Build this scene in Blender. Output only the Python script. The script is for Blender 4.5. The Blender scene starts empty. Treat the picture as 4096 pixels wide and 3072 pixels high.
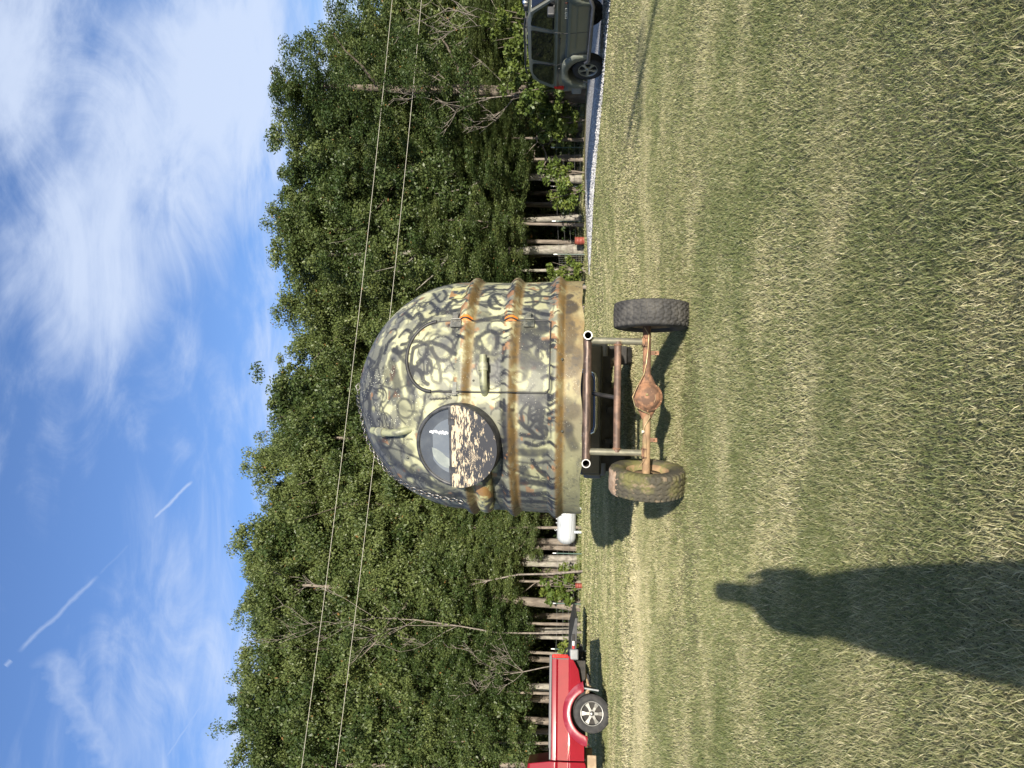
import bpy, bmesh, math, random
import numpy as np
from mathutils import Vector, Matrix, Quaternion
R = math.radians
sc = bpy.context.scene
col = sc.collection
random.seed(7)
rng = np.random.default_rng(11)

# ------------------------------------------------------------------ camera
# the photograph is stored turned on its side: the camera is held rolled by 90 degrees
CAM = Vector((0.0, 0.0, 1.5))
FPX, PITCH, ROLL = 2900.0, R(2.8), R(0.9)
Fv = Vector((0, math.cos(PITCH), math.sin(PITCH)))
R0 = Vector((1, 0, 0))
U0 = Vector((0, -math.sin(PITCH), math.cos(PITCH)))
Rv = R0 * math.cos(ROLL) + U0 * math.sin(ROLL)
Uv = U0 * math.cos(ROLL) - R0 * math.sin(ROLL)
cam_d = bpy.data.cameras.new('camera')
cam = bpy.data.objects.new('camera', cam_d); col.objects.link(cam)
M = Matrix((( -Uv.x, Rv.x, -Fv.x, CAM.x), (-Uv.y, Rv.y, -Fv.y, CAM.y), (-Uv.z, Rv.z, -Fv.z, CAM.z), (0, 0, 0, 1)))
cam.matrix_world = M
cam_d.sensor_width = 36.0; cam_d.lens = 36.0 * FPX / 4096.0
cam_d.clip_start = 0.05; cam_d.clip_end = 3000
sc.camera = cam

def ray(px, py):                       # direction of a photo point (x right, y down in the 4096x3072 frame)
    u = (1536 - py) / FPX; w = (2048 - px) / FPX
    return Fv + Rv * u + Uv * w
def P(px, py, d): return CAM + ray(px, py) * d
def G(px, py, z=0.0):
    r = ray(px, py); return CAM + r * ((z - CAM.z) / r.z)

# ------------------------------------------------------------------ sky and sun
SUN_EL, SUN_AZ = R(14.5), math.atan2(0.26, -0.965)      # azimuth measured from +Y towards +X
sund = Vector((math.sin(SUN_AZ) * math.cos(SUN_EL), math.cos(SUN_AZ) * math.cos(SUN_EL), math.sin(SUN_EL)))
sd = bpy.data.lights.new('sun', 'SUN'); sd.energy = 4.3; sd.angle = R(0.53); sd.color = (1.0, 0.92, 0.79)
sun = bpy.data.objects.new('sun', sd); col.objects.link(sun)
sun.rotation_euler = sund.to_track_quat('Z', 'Y').to_euler()
world = bpy.data.worlds.new('World'); sc.world = world; world.use_nodes = True
wn, wl = world.node_tree.nodes, world.node_tree.links
wn.clear()
def wnode(t, **k):
    n = wn.new(t)
    for a, v in k.items(): setattr(n, a, v)
    return n
def wmath(op, a, b=None, c=None, clamp=False):
    n = wn.new('ShaderNodeMath'); n.operation = op; n.use_clamp = clamp
    for i, v in enumerate((a, b, c)):
        if v is None: continue
        if isinstance(v, (int, float)): n.inputs[i].default_value = v
        else: wl.new(v, n.inputs[i])
    return n.outputs[0]
tc = wnode('ShaderNodeTexCoord'); sep = wnode('ShaderNodeSeparateXYZ'); wl.new(tc.outputs['Generated'], sep.inputs[0])
X_, Y_, Z_ = sep.outputs
sky = wnode('ShaderNodeTexSky', sky_type='NISHITA', sun_disc=False, sun_elevation=SUN_EL, sun_rotation=SUN_AZ, altitude=200, air_density=1.0, dust_density=0.6, ozone_density=2.7)
az = wmath('ARCTAN2', X_, Y_); el = wmath('ARCSINE', Z_)
def dirang(px, py):
    d = ray(px, py).normalized(); return math.atan2(d.x, d.y), math.asin(d.z)
# clouds: (photo x, photo y, half-size in x px, half-size in y px, weight)
blobs = [(230, 1150, 250, 520, .50), (640, 420, 300, 480, .55), (1000, 250, 260, 420, .75), (120, 250, 200, 500, .35),
         (380, 1050, 110, 330, .15), (480, 1230, 130, 190, .22), (930, 2900, 130, 420, .55), (720, 2500, 190, 330, .26),
         (420, 2600, 60, 330, .12), (850, 900, 200, 160, .16), (430, 1750, 130, 220, .10), (860, 1400, 60, 300, -.12),
         (330, 560, 60, 360, -.30), (700, 1300, 140, 180, -.30), (220, 2500, 160, 420, -.30), (560, 150, 60, 260, -.14), (880, 60, 60, 140, -.22)]
bias = None
for bx, by, hx, hy, wgt in blobs:
    a0, e0 = dirang(bx, by)
    ce = math.cos(e0)
    t1 = wmath('MULTIPLY', wmath('SUBTRACT', az, a0), ce * FPX / hy * (0.62 + .38 * ce)); t2 = wmath('MULTIPLY', wmath('SUBTRACT', el, e0), FPX / hx * 0.85)
    g = wmath('MULTIPLY', wmath('POWER', 2.718, wmath('MULTIPLY', wmath('ADD', wmath('MULTIPLY', t1, t1), wmath('MULTIPLY', t2, t2)), -1.0)), wgt)
    bias = g if bias is None else wmath('ADD', bias, g)
# flat cloud layer seen in perspective
zz = wmath('ADD', wmath('MAXIMUM', Z_, 0.0), 0.30)
comb = wnode('ShaderNodeCombineXYZ'); wl.new(wmath('DIVIDE', X_, zz), comb.inputs[0]); wl.new(wmath('DIVIDE', Y_, zz), comb.inputs[1])
mp = wnode('ShaderNodeMapping'); mp.inputs['Rotation'].default_value = (0, 0, R(28)); mp.inputs['Scale'].default_value = (1.1, 1.9, 1); wl.new(comb.outputs[0], mp.inputs[0])
nz = wnode('ShaderNodeTexNoise'); nz.inputs['Scale'].default_value = 1.3; nz.inputs['Detail'].default_value = 9; nz.inputs['Roughness'].default_value = .56; nz.inputs['Distortion'].default_value = .9
wl.new(mp.outputs[0], nz.inputs['Vector'])
nz2 = wnode('ShaderNodeTexNoise'); nz2.inputs['Scale'].default_value = 3.6; nz2.inputs['Detail'].default_value = 8; nz2.inputs['Roughness'].default_value = .62; nz2.inputs['Distortion'].default_value = 1.2
wl.new(mp.outputs[0], nz2.inputs['Vector'])
nn = wmath('ADD', wmath('MULTIPLY', nz.outputs[0], 1.0), wmath('MULTIPLY', nz2.outputs[0], 0.65))
dens = wmath('ADD', wmath('MULTIPLY', wmath('SUBTRACT', nn, 0.735), 2.4), wmath('MULTIPLY', bias, .80))
ms = wnode('ShaderNodeMapRange', interpolation_type='SMOOTHSTEP'); wl.new(dens, ms.inputs[0]); ms.inputs[1].default_value = .02; ms.inputs[2].default_value = 1.15; ms.inputs[4].default_value = .84
cl = ms.outputs[0]
# aircraft trails: short straight cloud lines between two directions
def trail(p, q, wid, strength):
    a, b = ray(*p).normalized(), ray(*q).normalized()
    n = a.cross(b).normalized(); m = (a + b).normalized(); half = math.acos(max(-1, min(1, a.dot(b)))) / 2
    t = (b - a).normalized()
    def dot(v):
        k = wnode('ShaderNodeVectorMath', operation='DOT_PRODUCT'); wl.new(tc.outputs['Generated'], k.inputs[0]); k.inputs[1].default_value = v; return k.outputs['Value']
    nt = wnode('ShaderNodeTexNoise'); nt.inputs['Scale'].default_value = 55; nt.inputs['Detail'].default_value = 4; wl.new(tc.outputs['Generated'], nt.inputs['Vector'])
    off = wmath('ABSOLUTE', wmath('ADD', dot(n), wmath('MULTIPLY', wmath('SUBTRACT', nt.outputs[0], .5), wid * 2.0)))
    s = wmath('SUBTRACT', 1.0, wmath('DIVIDE', off, wid), clamp=True)
    al = wmath('MULTIPLY', wmath('SUBTRACT', 1.0, wmath('DIVIDE', wmath('ABSOLUTE', dot(t)), math.sin(half)), clamp=True), 5.0, clamp=True)
    fr = wmath('GREATER_THAN', dot(m), 0.3)
    return wmath('MULTIPLY', wmath('MULTIPLY', wmath('MULTIPLY', s, al), fr), strength)
for tr in (((70, 2610), (395, 2300), .0034, .32), ((20, 2665), (45, 2640), .0036, .35), ((610, 2080), (772, 1922), .0028, .55), ((650, 3050), (890, 2690), .0022, .3),
           ((190, 2600), (470, 3080), .020, .34), ((395, 2300), (520, 2175), .002, .08)):
    cl = wmath('MAXIMUM', cl, trail(*tr))
mixc = wnode('ShaderNodeMix', data_type='RGBA'); wl.new(cl, mixc.inputs[0])
hsv = wnode('ShaderNodeHueSaturation'); hsv.inputs['Hue'].default_value = .512; hsv.inputs['Saturation'].default_value = 1.10; hsv.inputs['Value'].default_value = .95
wl.new(sky.outputs[0], hsv.inputs['Color']); wl.new(hsv.outputs[0], mixc.inputs[6]); mixc.inputs[7].default_value = (3.05, 3.5, 4.35, 1)
bg = wnode('ShaderNodeBackground'); bg.inputs['Strength'].default_value = 0.104; wl.new(mixc.outputs[2], bg.inputs[0])
wo = wnode('ShaderNodeOutputWorld'); wl.new(bg.outputs[0], wo.inputs[0])
vs = sc.view_settings
vs.view_transform = 'Standard'; vs.look = 'None'; vs.gamma = 1.0; vs.use_curve_mapping = False; vs.exposure = 1.18
sc.render.engine = 'CYCLES'
sc.cycles.max_bounces = 6; sc.cycles.diffuse_bounces = 3; sc.cycles.glossy_bounces = 3; sc.cycles.transmission_bounces = 4; sc.cycles.transparent_max_bounces = 6
sc.cycles.use_denoising = True

# ------------------------------------------------------------------ helpers
def S(t): t = np.clip(t, 0, 1); return t * t * (3 - 2 * t)
def zg(x, y):                                     # height of the ground
    x = np.asarray(x, float); y = np.asarray(y, float)
    return 0.30 * S((x - 2) / 5.5) * S((y - 9.5) / 6) + .03 * np.sin(x * .7 + 1) * np.sin(y * .55) * S((y - 5) / 4)
def zgf(x, y): return float(zg(x, y))
def link(name, data, parent=None, loc=None, rot=None):
    o = bpy.data.objects.new(name, data); col.objects.link(o)
    if parent: o.parent = parent
    if loc is not None: o.location = loc
    if rot is not None: o.rotation_euler = rot
    return o
def tag(o, label=None, cat=None, group=None, kind=None):
    if label: o['label'] = label
    if cat: o['category'] = cat
    if group: o['group'] = group
    if kind: o['kind'] = kind
    return o
def thing(name, label, cat, loc=(0, 0, 0), rz=0.0, group=None, rot=None):
    return tag(link(name, None, None, loc, rot or (0, 0, rz)), label, cat, group)

class MB:
    def __init__(s): s.v = []; s.f = []; s.m = []; s.sm = []
    def add(s, vs, fs, mi=0, smooth=True):
        o = len(s.v); s.v += [tuple(v) for v in vs]; s.f += [tuple(i + o for i in f) for f in fs]; s.m += [mi] * len(fs); s.sm += [smooth] * len(fs)
    def box(s, c, size, rot=None, mi=0):
        hx, hy, hz = (q / 2 for q in size); c = Vector(c)
        vs = [Vector((x, y, z)) for x in (-hx, hx) for y in (-hy, hy) for z in (-hz, hz)]
        if rot is not None: vs = [rot @ v for v in vs]
        s.add([v + c for v in vs], [(0, 1, 3, 2), (4, 6, 7, 5), (0, 4, 5, 1), (2, 3, 7, 6), (0, 2, 6, 4), (1, 5, 7, 3)], mi, False)
    def tube(s, pts, r, n=10, cap=True, mi=0, smooth=True):
        pts = [Vector(p) for p in pts]
        rs = r if isinstance(r, (list, tuple)) else [r] * len(pts)
        rings = []; up = None
        for i, p in enumerate(pts):
            t = (pts[min(i + 1, len(pts) - 1)] - pts[max(i - 1, 0)]).normalized()
            if up is None: up = t.orthogonal().normalized()
            a = (up - t * up.dot(t)).normalized(); up = a; b = t.cross(a)
            rings.append([p + (a * math.cos(2 * math.pi * k / n) + b * math.sin(2 * math.pi * k / n)) * rs[i] for k in range(n)])
        vs = [v for q in rings for v in q]; fs = []
        for i in range(len(pts) - 1):
            for k in range(n): fs.append((i * n + k, i * n + (k + 1) % n, (i + 1) * n + (k + 1) % n, (i + 1) * n + k))
        s.add(vs, fs, mi, smooth)
        if cap: s.add(rings[0], [tuple(range(n))[::-1]], mi, False); s.add(rings[-1], [tuple(range(n))], mi, False)
    def pipe(s, a, b, ro, ri, n=24, mi=0, mi_in=None):          # open pipe with a real wall and bore
        a, b = Vector(a), Vector(b); t = (b - a).normalized(); e = t.orthogonal().normalized(); g = t.cross(e)
        c = [(e * math.cos(2 * math.pi * k / n) + g * math.sin(2 * math.pi * k / n)) for k in range(n)]
        L = [[a + q * ro for q in c], [b + q * ro for q in c], [b + q * ri for q in c], [a + q * ri for q in c]]
        vs = [v for l in L for v in l]
        for i in range(4):
            j = (i + 1) % 4
            fs = [(i * n + k, i * n + (k + 1) % n, j * n + (k + 1) % n, j * n + k) for k in range(n)]
            s.add(vs, fs, mi if i != 2 or mi_in is None else mi_in, i in (0, 2))
    def lathe(s, prof, origin, axis, n=32, mi=0, smooth=True, close=False):
        axis = Vector(axis).normalized(); e = axis.orthogonal().normalized(); g = axis.cross(e); o = Vector(origin)
        m = len(prof); vs = []
        for k in range(n):
            q = e * math.cos(2 * math.pi * k / n) + g * math.sin(2 * math.pi * k / n)
            for r, h in prof: vs.append(o + axis * h + q * r)
        fs = [(k * m + i, ((k + 1) % n) * m + i, ((k + 1) % n) * m + (i + 1) % m, k * m + (i + 1) % m) for k in range(n) for i in range(m if close else m - 1)]
        s.add(vs, fs, mi, smooth)
    def ball(s, c, r, n=12, m=8, mi=0):
        pr = [(math.sin(math.pi * i / m) + 1e-4, -math.cos(math.pi * i / m)) for i in range(m + 1)]
        rr = r if isinstance(r, (tuple, list)) else (r, r, r)
        vs = [(c[0] + a * math.cos(2 * math.pi * k / n) * rr[0], c[1] + a * math.sin(2 * math.pi * k / n) * rr[1], c[2] + h * rr[2]) for k in range(n) for a, h in pr]
        q = m + 1
        s.add(vs, [(k * q + i, ((k + 1) % n) * q + i, ((k + 1) % n) * q + i + 1, k * q + i + 1) for k in range(n) for i in range(m)], mi)
    def prism(s, poly, y0, y1, mi=0, axis='Y', fy=None):        # polygon in (x,z) extruded along Y
        n = len(poly); f = fy or (lambda x, z, y: (x, y, z))
        vs = [f(x, z, y0) for x, z in poly] + [f(x, z, y1) for x, z in poly]
        s.add(vs, [tuple(range(n)), tuple(range(2 * n - 1, n - 1, -1))] + [(i, i + n, (i + 1) % n + n, (i + 1) % n) for i in range(n)], mi, False)
    def sliced(s, poly, zs, fy):                                # prism along Y cut at several heights, then shaped across
        bm = bmesh.new(); n = len(poly)
        a = [bm.verts.new((x, -1, z)) for x, z in poly]; b = [bm.verts.new((x, 1, z)) for x, z in poly]
        bm.faces.new(a); bm.faces.new(b[::-1])
        for i in range(n): bm.faces.new((a[i], a[(i + 1) % n], b[(i + 1) % n], b[i]))
        for z in zs: bmesh.ops.bisect_plane(bm, geom=bm.verts[:] + bm.edges[:] + bm.faces[:], dist=1e-4, plane_co=(0, 0, z), plane_no=(0, 0, 1))
        bm.verts.index_update(); vs = [fy(v.co.x, v.co.z, v.co.y) for v in bm.verts]; fs = [[v.index for v in f.verts] for f in bm.faces]; bm.free()
        s.add(vs, fs, 0, False)
    def mesh(s, name):
        me = bpy.data.meshes.new(name); me.from_pydata(s.v, [], s.f)
        me.polygons.foreach_set('material_index', s.m); me.polygons.foreach_set('use_smooth', s.sm)
        return me
    def build(s, name, mats, parent=None, loc=None, rot=None, bevel=0.0, fix=True):
        me = s.mesh(name)
        for m in (mats if isinstance(mats, (list, tuple)) else [mats]): me.materials.append(m)
        if fix or bevel:
            bm = bmesh.new(); bm.from_mesh(me)
            if bevel:
                bmesh.ops.remove_doubles(bm, verts=bm.verts, dist=1e-5)
                bmesh.ops.recalc_face_normals(bm, faces=bm.faces)
                es = [e for e in bm.edges if len(e.link_faces) == 2 and e.calc_face_angle(0) > R(28)]
                bmesh.ops.bevel(bm, geom=es, offset=bevel, segments=2, affect='EDGES', profile=.6, clamp_overlap=True)
                for f in bm.faces: f.smooth = True
            else: bmesh.ops.recalc_face_normals(bm, faces=bm.faces)
            bm.to_mesh(me); bm.free()
            if bevel:
                try: me.set_sharp_from_angle(angle=R(35))
                except Exception: pass
        o = link(name, me, parent, loc, rot)
        if bevel: w_ = o.modifiers.new('weighted_normal', 'WEIGHTED_NORMAL'); w_.mode = 'FACE_AREA'; w_.weight = 80
        return o

# ------------------------------------------------------------------ materials
MATS = {}
def nt_new(name):
    m = bpy.data.materials.new(name); m.use_nodes = True
    n, l = m.node_tree.nodes, m.node_tree.links
    return m, n, l, n['Principled BSDF']
def rgb(c): return (*c, 1) if len(c) == 3 else c
def setin(b, k, v):
    if k in b.inputs: b.inputs[k].default_value = v
def noise(n, l, vec, scale, detail=4, rough=.55, dist=0.0):
    t = n.new('ShaderNodeTexNoise'); t.inputs['Scale'].default_value = scale; t.inputs['Detail'].default_value = detail; t.inputs['Roughness'].default_value = rough; t.inputs['Distortion'].default_value = dist
    if vec is not None: l.new(vec, t.inputs['Vector'])
    return t.outputs[0]
def ramp(n, l, fac, lo, hi):
    t = n.new('ShaderNodeMapRange'); t.interpolation_type = 'SMOOTHSTEP'; l.new(fac, t.inputs[0]); t.inputs[1].default_value = lo; t.inputs[2].default_value = hi; return t.outputs[0]
def mix(n, l, fac, a, b):
    t = n.new('ShaderNodeMix'); t.data_type = 'RGBA'
    for i, v in ((0, fac), (6, a), (7, b)):
        if isinstance(v, (int, float)): t.inputs[i].default_value = v
        elif isinstance(v, (tuple, list)): t.inputs[i].default_value = rgb(v)
        else: l.new(v, t.inputs[i])
    return t.outputs[2]
def mth(n, l, op, a, b=None, clamp=False):
    t = n.new('ShaderNodeMath'); t.operation = op; t.use_clamp = clamp
    for i, v in ((0, a), (1, b)):
        if v is None: continue
        if isinstance(v, (int, float)): t.inputs[i].default_value = v
        else: l.new(v, t.inputs[i])
    return t.outputs[0]
def bump(n, l, b, h, strength=.3, dist=.01):
    t = n.new('ShaderNodeBump'); t.inputs['Strength'].default_value = strength; t.inputs['Distance'].default_value = dist
    l.new(h, t.inputs['Height']); l.new(t.outputs[0], b.inputs['Normal'])
def mat(name, c1, c2=None, scale=6.0, rough=.5, metal=0.0, lo=.42, hi=.62, bmp=0.0, bs=40.0, bd=.004, c3=None, scale3=30.0, lo3=.58, hi3=.66, coat=0.0, detail=5, spec=None, stretch=None, rough2=None):
    if name in MATS: return MATS[name]
    m, n, l, b = nt_new(name); MATS[name] = m
    setin(b, 'Base Color', rgb(c1)); setin(b, 'Roughness', rough); setin(b, 'Metallic', metal); setin(b, 'Coat Weight', coat); setin(b, 'Coat Roughness', .06)
    if spec is not None: setin(b, 'Specular IOR Level', spec)
    t = n.new('ShaderNodeTexCoord'); vec = t.outputs['Object']
    if stretch:
        q = n.new('ShaderNodeMapping'); q.inputs['Scale'].default_value = stretch; l.new(vec, q.inputs[0]); vec = q.outputs[0]
    if c2 is not None:
        fac = ramp(n, l, noise(n, l, vec, scale, detail), lo, hi)
        c = mix(n, l, fac, c1, c2)
        if c3 is not None: c = mix(n, l, ramp(n, l, noise(n, l, vec, scale3, 6, .65), lo3, hi3), c, c3)
        l.new(c, b.inputs['Base Color'])
        if rough2 is not None:
            r = n.new('ShaderNodeMapRange'); l.new(fac, r.inputs[0]); r.inputs[3].default_value = rough; r.inputs[4].default_value = rough2; l.new(r.outputs[0], b.inputs['Roughness'])
    if bmp: bump(n, l, b, noise(n, l, vec, bs, 6, .6), bmp, bd)
    return m
def soft(me):
    me.polygons.foreach_set('use_smooth', [True] * len(me.polygons))
def fast_mesh(name, verts, tris=None, quads=None):
    me = bpy.data.meshes.new(name)
    verts = np.asarray(verts, np.float32); me.vertices.add(len(verts)); me.vertices.foreach_set('co', verts.ravel())
    loops = []; starts = []; tot = []
    off = 0
    for arr, k in ((tris, 3), (quads, 4)):
        if arr is None or len(arr) == 0: continue
        arr = np.asarray(arr, np.int32); loops.append(arr.ravel()); starts.append(off + np.arange(len(arr)) * k); tot.append(np.full(len(arr), k)); off += arr.size
    loops = np.concatenate(loops); starts = np.concatenate(starts).astype(np.int32)
    me.loops.add(len(loops)); me.loops.foreach_set('vertex_index', loops.astype(np.int32))
    me.polygons.add(len(starts)); me.polygons.foreach_set('loop_start', starts)
    me.update(calc_edges=True); me.validate()
    return me
# ================================================================== THE SETTING
def mat_ground():
    m, n, l, b = nt_new('lawn_soil')
    g = n.new('ShaderNodeNewGeometry'); vec = g.outputs['Position']
    c = mix(n, l, ramp(n, l, noise(n, l, vec, 1.1, 5), .4, .62), (.17, .17, .085), (.30, .265, .14))
    c = mix(n, l, ramp(n, l, noise(n, l, vec, 28, 6, .7), .42, .62), c, (.27, .235, .12))
    c = mix(n, l, ramp(n, l, noise(n, l, vec, 60, 4, .7), .5, .62), c, (.055, .058, .028))
    l.new(c, b.inputs['Base Color']); setin(b, 'Roughness', .95); setin(b, 'Specular IOR Level', .1)
    bump(n, l, b, noise(n, l, vec, 40, 6, .7), .6, .03)
    return m
xs = np.unique(np.concatenate([np.linspace(-14, 14, 57), np.linspace(-60, 60, 41), np.linspace(-900, 900, 19)]))
ys = np.unique(np.concatenate([np.linspace(-2, 30, 65), np.linspace(-50, 80, 40), np.linspace(-400, 1600, 21)]))
gx, gy = np.meshgrid(xs, ys); gv = np.stack([gx, gy, zg(gx, gy)], -1).reshape(-1, 3)
nx, ny = len(xs), len(ys); ii = np.arange(nx * ny).reshape(ny, nx)
gq = np.stack([ii[:-1, :-1], ii[:-1, 1:], ii[1:, 1:], ii[1:, :-1]], -1).reshape(-1, 4)
me = fast_mesh('lawn', gv, quads=gq); me.materials.append(mat_ground()); soft(me)
tag(link('lawn', me), kind='structure')

# gravel drive: near edge then far edge, as ground points
NE = [(9.4, 11.5), (8.65, 13.9), (7.75, 15.7), (6.75, 17.5), (5.95, 19.6), (5.35, 21.6), (4.75, 23.4), (4.2, 25.0), (3.9, 25.6)]
FE = [(26, 13.0), (24, 17.5), (20, 21.0), (15.5, 22.9), (12.5, 23.9), (10, 24.6), (7.2, 25.5), (5.3, 26.1), (4.0, 26.2)]
def drive_mesh():
    v = []; q = []
    K = 14; Lr = []
    for (a, b) in zip(NE, FE):
        Lr.append((a, b))
    fine = []
    for i in range(len(Lr) - 1):
        for t in np.linspace(0, 1, 8, endpoint=False):
            fine.append(((Lr[i][0][0] * (1 - t) + Lr[i + 1][0][0] * t, Lr[i][0][1] * (1 - t) + Lr[i + 1][0][1] * t), (Lr[i][1][0] * (1 - t) + Lr[i + 1][1][0] * t, Lr[i][1][1] * (1 - t) + Lr[i + 1][1][1] * t)))
    fine.append(Lr[-1])
    for i, (a, b) in enumerate(fine):
        wob = .08 * math.sin(i * 1.9) + .05 * math.sin(i * 4.1)
        for k in range(K + 1):
            t = k / K; x = a[0] * (1 - t) + b[0] * t + (wob if k == 0 else 0); y = a[1] * (1 - t) + b[1] * t
            v.append((x, y, zgf(x, y) + (.012 if 0 < k < K else -.02) + .015 * math.sin(math.pi * t)))
    for i in range(len(fine) - 1):
        for k in range(K): a = i * (K + 1) + k; q.append((a, a + 1, a + K + 2, a + K + 1))
    return v, q
def mat_gravel():
    m, n, l, b = nt_new('white_gravel')
    g = n.new('ShaderNodeNewGeometry'); vec = g.outputs['Position']
    v = n.new('ShaderNodeTexVoronoi'); v.inputs['Scale'].default_value = 22; l.new(vec, v.inputs['Vector'])
    c = mix(n, l, v.outputs['Color'], (.34, .34, .35), (.56, .55, .54))
    c = mix(n, l, ramp(n, l, v.outputs['Distance'], .45, .75), c, (.16, .155, .15))
    l.new(c, b.inputs['Base Color']); setin(b, 'Roughness', .85)
    h = mth(n, l, 'SUBTRACT', 1.0, v.outputs['Distance']); bump(n, l, b, h, 1.0, .05)
    return m
GRAVEL = mat_gravel()
dv, dq = drive_mesh(); me = fast_mesh('gravel_drive', dv, quads=dq); me.materials.append(GRAVEL); soft(me)
tag(link('gravel_drive', me), kind='structure')
def drive_near_x(y):                     # x of the near edge for a given y
    ys_ = [p[1] for p in NE]; return np.interp(y, ys_, [p[0] for p in NE])
# loose stones along the near edge
m_st = mat('gravel_stone', (.36, .36, .37), (.60, .59, .58), scale=9.0, rough=.8)
st_v = []; st_f = []
cnt = 0
for i in range(9000):
    y = 12 + 13.5 * random.random() ** 1.2; off = random.random() ** 1.4 * 2.6 - .10
    x = float(drive_near_x(y)) + off; r = .011 + .020 * random.random() ** 2; z = zgf(x, y) + .015 + r * .3
    o = len(st_v); a = random.random() * 6.28; e = .75 + .5 * random.random()
    ca, sa = math.cos(a) * r * e, math.sin(a) * r * e
    st_v += [(x + ca, y + sa, z), (x - sa, y + ca, z), (x - ca * .9, y - sa, z), (x + sa, y - ca, z), (x, y, z + r * .8), (x, y, z - r * .6)]
    for k in range(4): st_f += [(o + k, o + (k + 1) % 4, o + 4), (o + (k + 1) % 4, o + k, o + 5)]
me = fast_mesh('gravel_stones', st_v, tris=st_f); me.materials.append(m_st); tag(link('gravel_stones', me), kind='stuff')

# grass: real blades, finer and denser close by
def mat_grass():
    m, n, l, b = nt_new('grass_blade')
    g = n.new('ShaderNodeNewGeometry'); pos = g.outputs['Position']
    at = n.new('ShaderNodeAttribute'); at.attribute_name = 'tint'; tint = at.outputs['Fac']
    mp_ = n.new('ShaderNodeMapping'); mp_.inputs['Scale'].default_value = (.30, .75, 0); l.new(pos, mp_.inputs[0])
    patch = ramp(n, l, noise(n, l, mp_.outputs[0], 1.0, 4, .6), .36, .66)
    mp2 = n.new('ShaderNodeMapping'); mp2.inputs['Scale'].default_value = (1, 1, 0); l.new(pos, mp2.inputs[0])
    p2 = ramp(n, l, noise(n, l, mp2.outputs[0], 1.1, 4, .6), .36, .66)
    f = mth(n, l, 'ADD', mth(n, l, 'MULTIPLY', patch, .36), mth(n, l, 'MULTIPLY', p2, .34))
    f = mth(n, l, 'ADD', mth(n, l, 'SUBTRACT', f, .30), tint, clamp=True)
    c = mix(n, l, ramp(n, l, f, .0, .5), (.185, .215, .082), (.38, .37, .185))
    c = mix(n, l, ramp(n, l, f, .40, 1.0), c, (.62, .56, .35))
    l.new(c, b.inputs['Base Color']); setin(b, 'Roughness', .42); setin(b, 'Specular IOR Level', .38)
    tr = n.new('ShaderNodeBsdfTranslucent'); l.new(c, tr.inputs[0])
    ad = n.new('ShaderNodeMixShader'); ad.inputs[0].default_value = .36
    out = n['Material Output']; l.new(b.outputs[0], ad.inputs[1]); l.new(tr.outputs[0], ad.inputs[2]); l.new(ad.outputs[0], out.inputs[0])
    return m
GRASS = mat_grass()
def sample_band(d0, d1, density, wmul):
    hw = 0.53 * wmul
    area = hw * (d1 * d1 - d0 * d0) + .8 * (d1 - d0)
    k = int(area * density)
    u = rng.random(k); y = np.sqrt(d0 * d0 + u * (d1 * d1 - d0 * d0)); x = (rng.random(k) * 2 - 1) * (hw * y + .4)
    return x, y
def clump_noise(x, y):
    return (np.sin(x * 3.1 + 1.7 * np.sin(y * 2.3)) + np.sin(y * 3.7 + 1.3 * np.sin(x * 2.9 + 1)) + np.sin((x + y) * 6.3)) / 3
def blades(x, y, hmean, wid, two, leanf):
    k = len(x); z = zg(x, y)
    cn = clump_noise(x, y)
    big = np.sin(x * .9 + .8 * np.sin(y * .7)) * np.sin(y * .8 + 2)
    h = hmean * (0.5 + .8 * rng.random(k)) * (1 + .28 * cn + .18 * big)
    a = rng.random(k) * 6.283 + .9 * np.sin(x * 1.3 + 2 * np.sin(y * .9))
    lean = h * leanf * (.35 + 1.0 * rng.random(k))
    dx, dy = np.cos(a), np.sin(a); px_, py_ = -dy, dx
    fa = rng.random(k) * 6.283; wx, wy = np.cos(fa) * wid / 2, np.sin(fa) * wid / 2
    w = (.6 + .8 * rng.random(k)); wx = wx * w; wy = wy * w
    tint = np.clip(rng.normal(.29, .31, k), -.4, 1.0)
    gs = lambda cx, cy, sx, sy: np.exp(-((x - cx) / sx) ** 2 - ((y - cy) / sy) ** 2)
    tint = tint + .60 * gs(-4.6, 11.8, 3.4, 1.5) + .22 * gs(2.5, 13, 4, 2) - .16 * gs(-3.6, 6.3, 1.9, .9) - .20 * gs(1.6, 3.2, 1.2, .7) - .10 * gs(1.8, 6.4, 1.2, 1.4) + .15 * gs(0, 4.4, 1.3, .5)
    top = np.sqrt(np.maximum(h * h - (lean * .55) ** 2, (h * .3) ** 2))
    if two:
        mx, my, mz = x + dx * lean * .46, y + dy * lean * .46, z + top * .56
        tx, ty, tz = x + dx * lean, y + dy * lean, z + top * .97
        v = np.stack([np.stack([x - wx, y - wy, z - .005], -1), np.stack([x + wx, y + wy, z - .005], -1), np.stack([mx + wx * .8, my + wy * .8, mz], -1), np.stack([mx - wx * .8, my - wy * .8, mz], -1), np.stack([tx, ty, tz], -1)], 1)
        b = np.arange(k)[:, None] * 5
        t = np.concatenate([b + np.array([[0, 1, 2]]), b + np.array([[0, 2, 3]]), b + np.array([[3, 2, 4]])])
        return v.reshape(-1, 3), t, np.repeat(tint, 5)
    tx, ty, tz = x + dx * lean, y + dy * lean, z + top
    v = np.stack([np.stack([x - wx, y - wy, z - .005], -1), np.stack([x + wx, y + wy, z - .005], -1), np.stack([tx, ty, tz], -1)], 1)
    b = np.arange(k)[:, None] * 3
    return v.reshape(-1, 3), b + np.array([[0, 1, 2]]), np.repeat(tint, 3)
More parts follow.
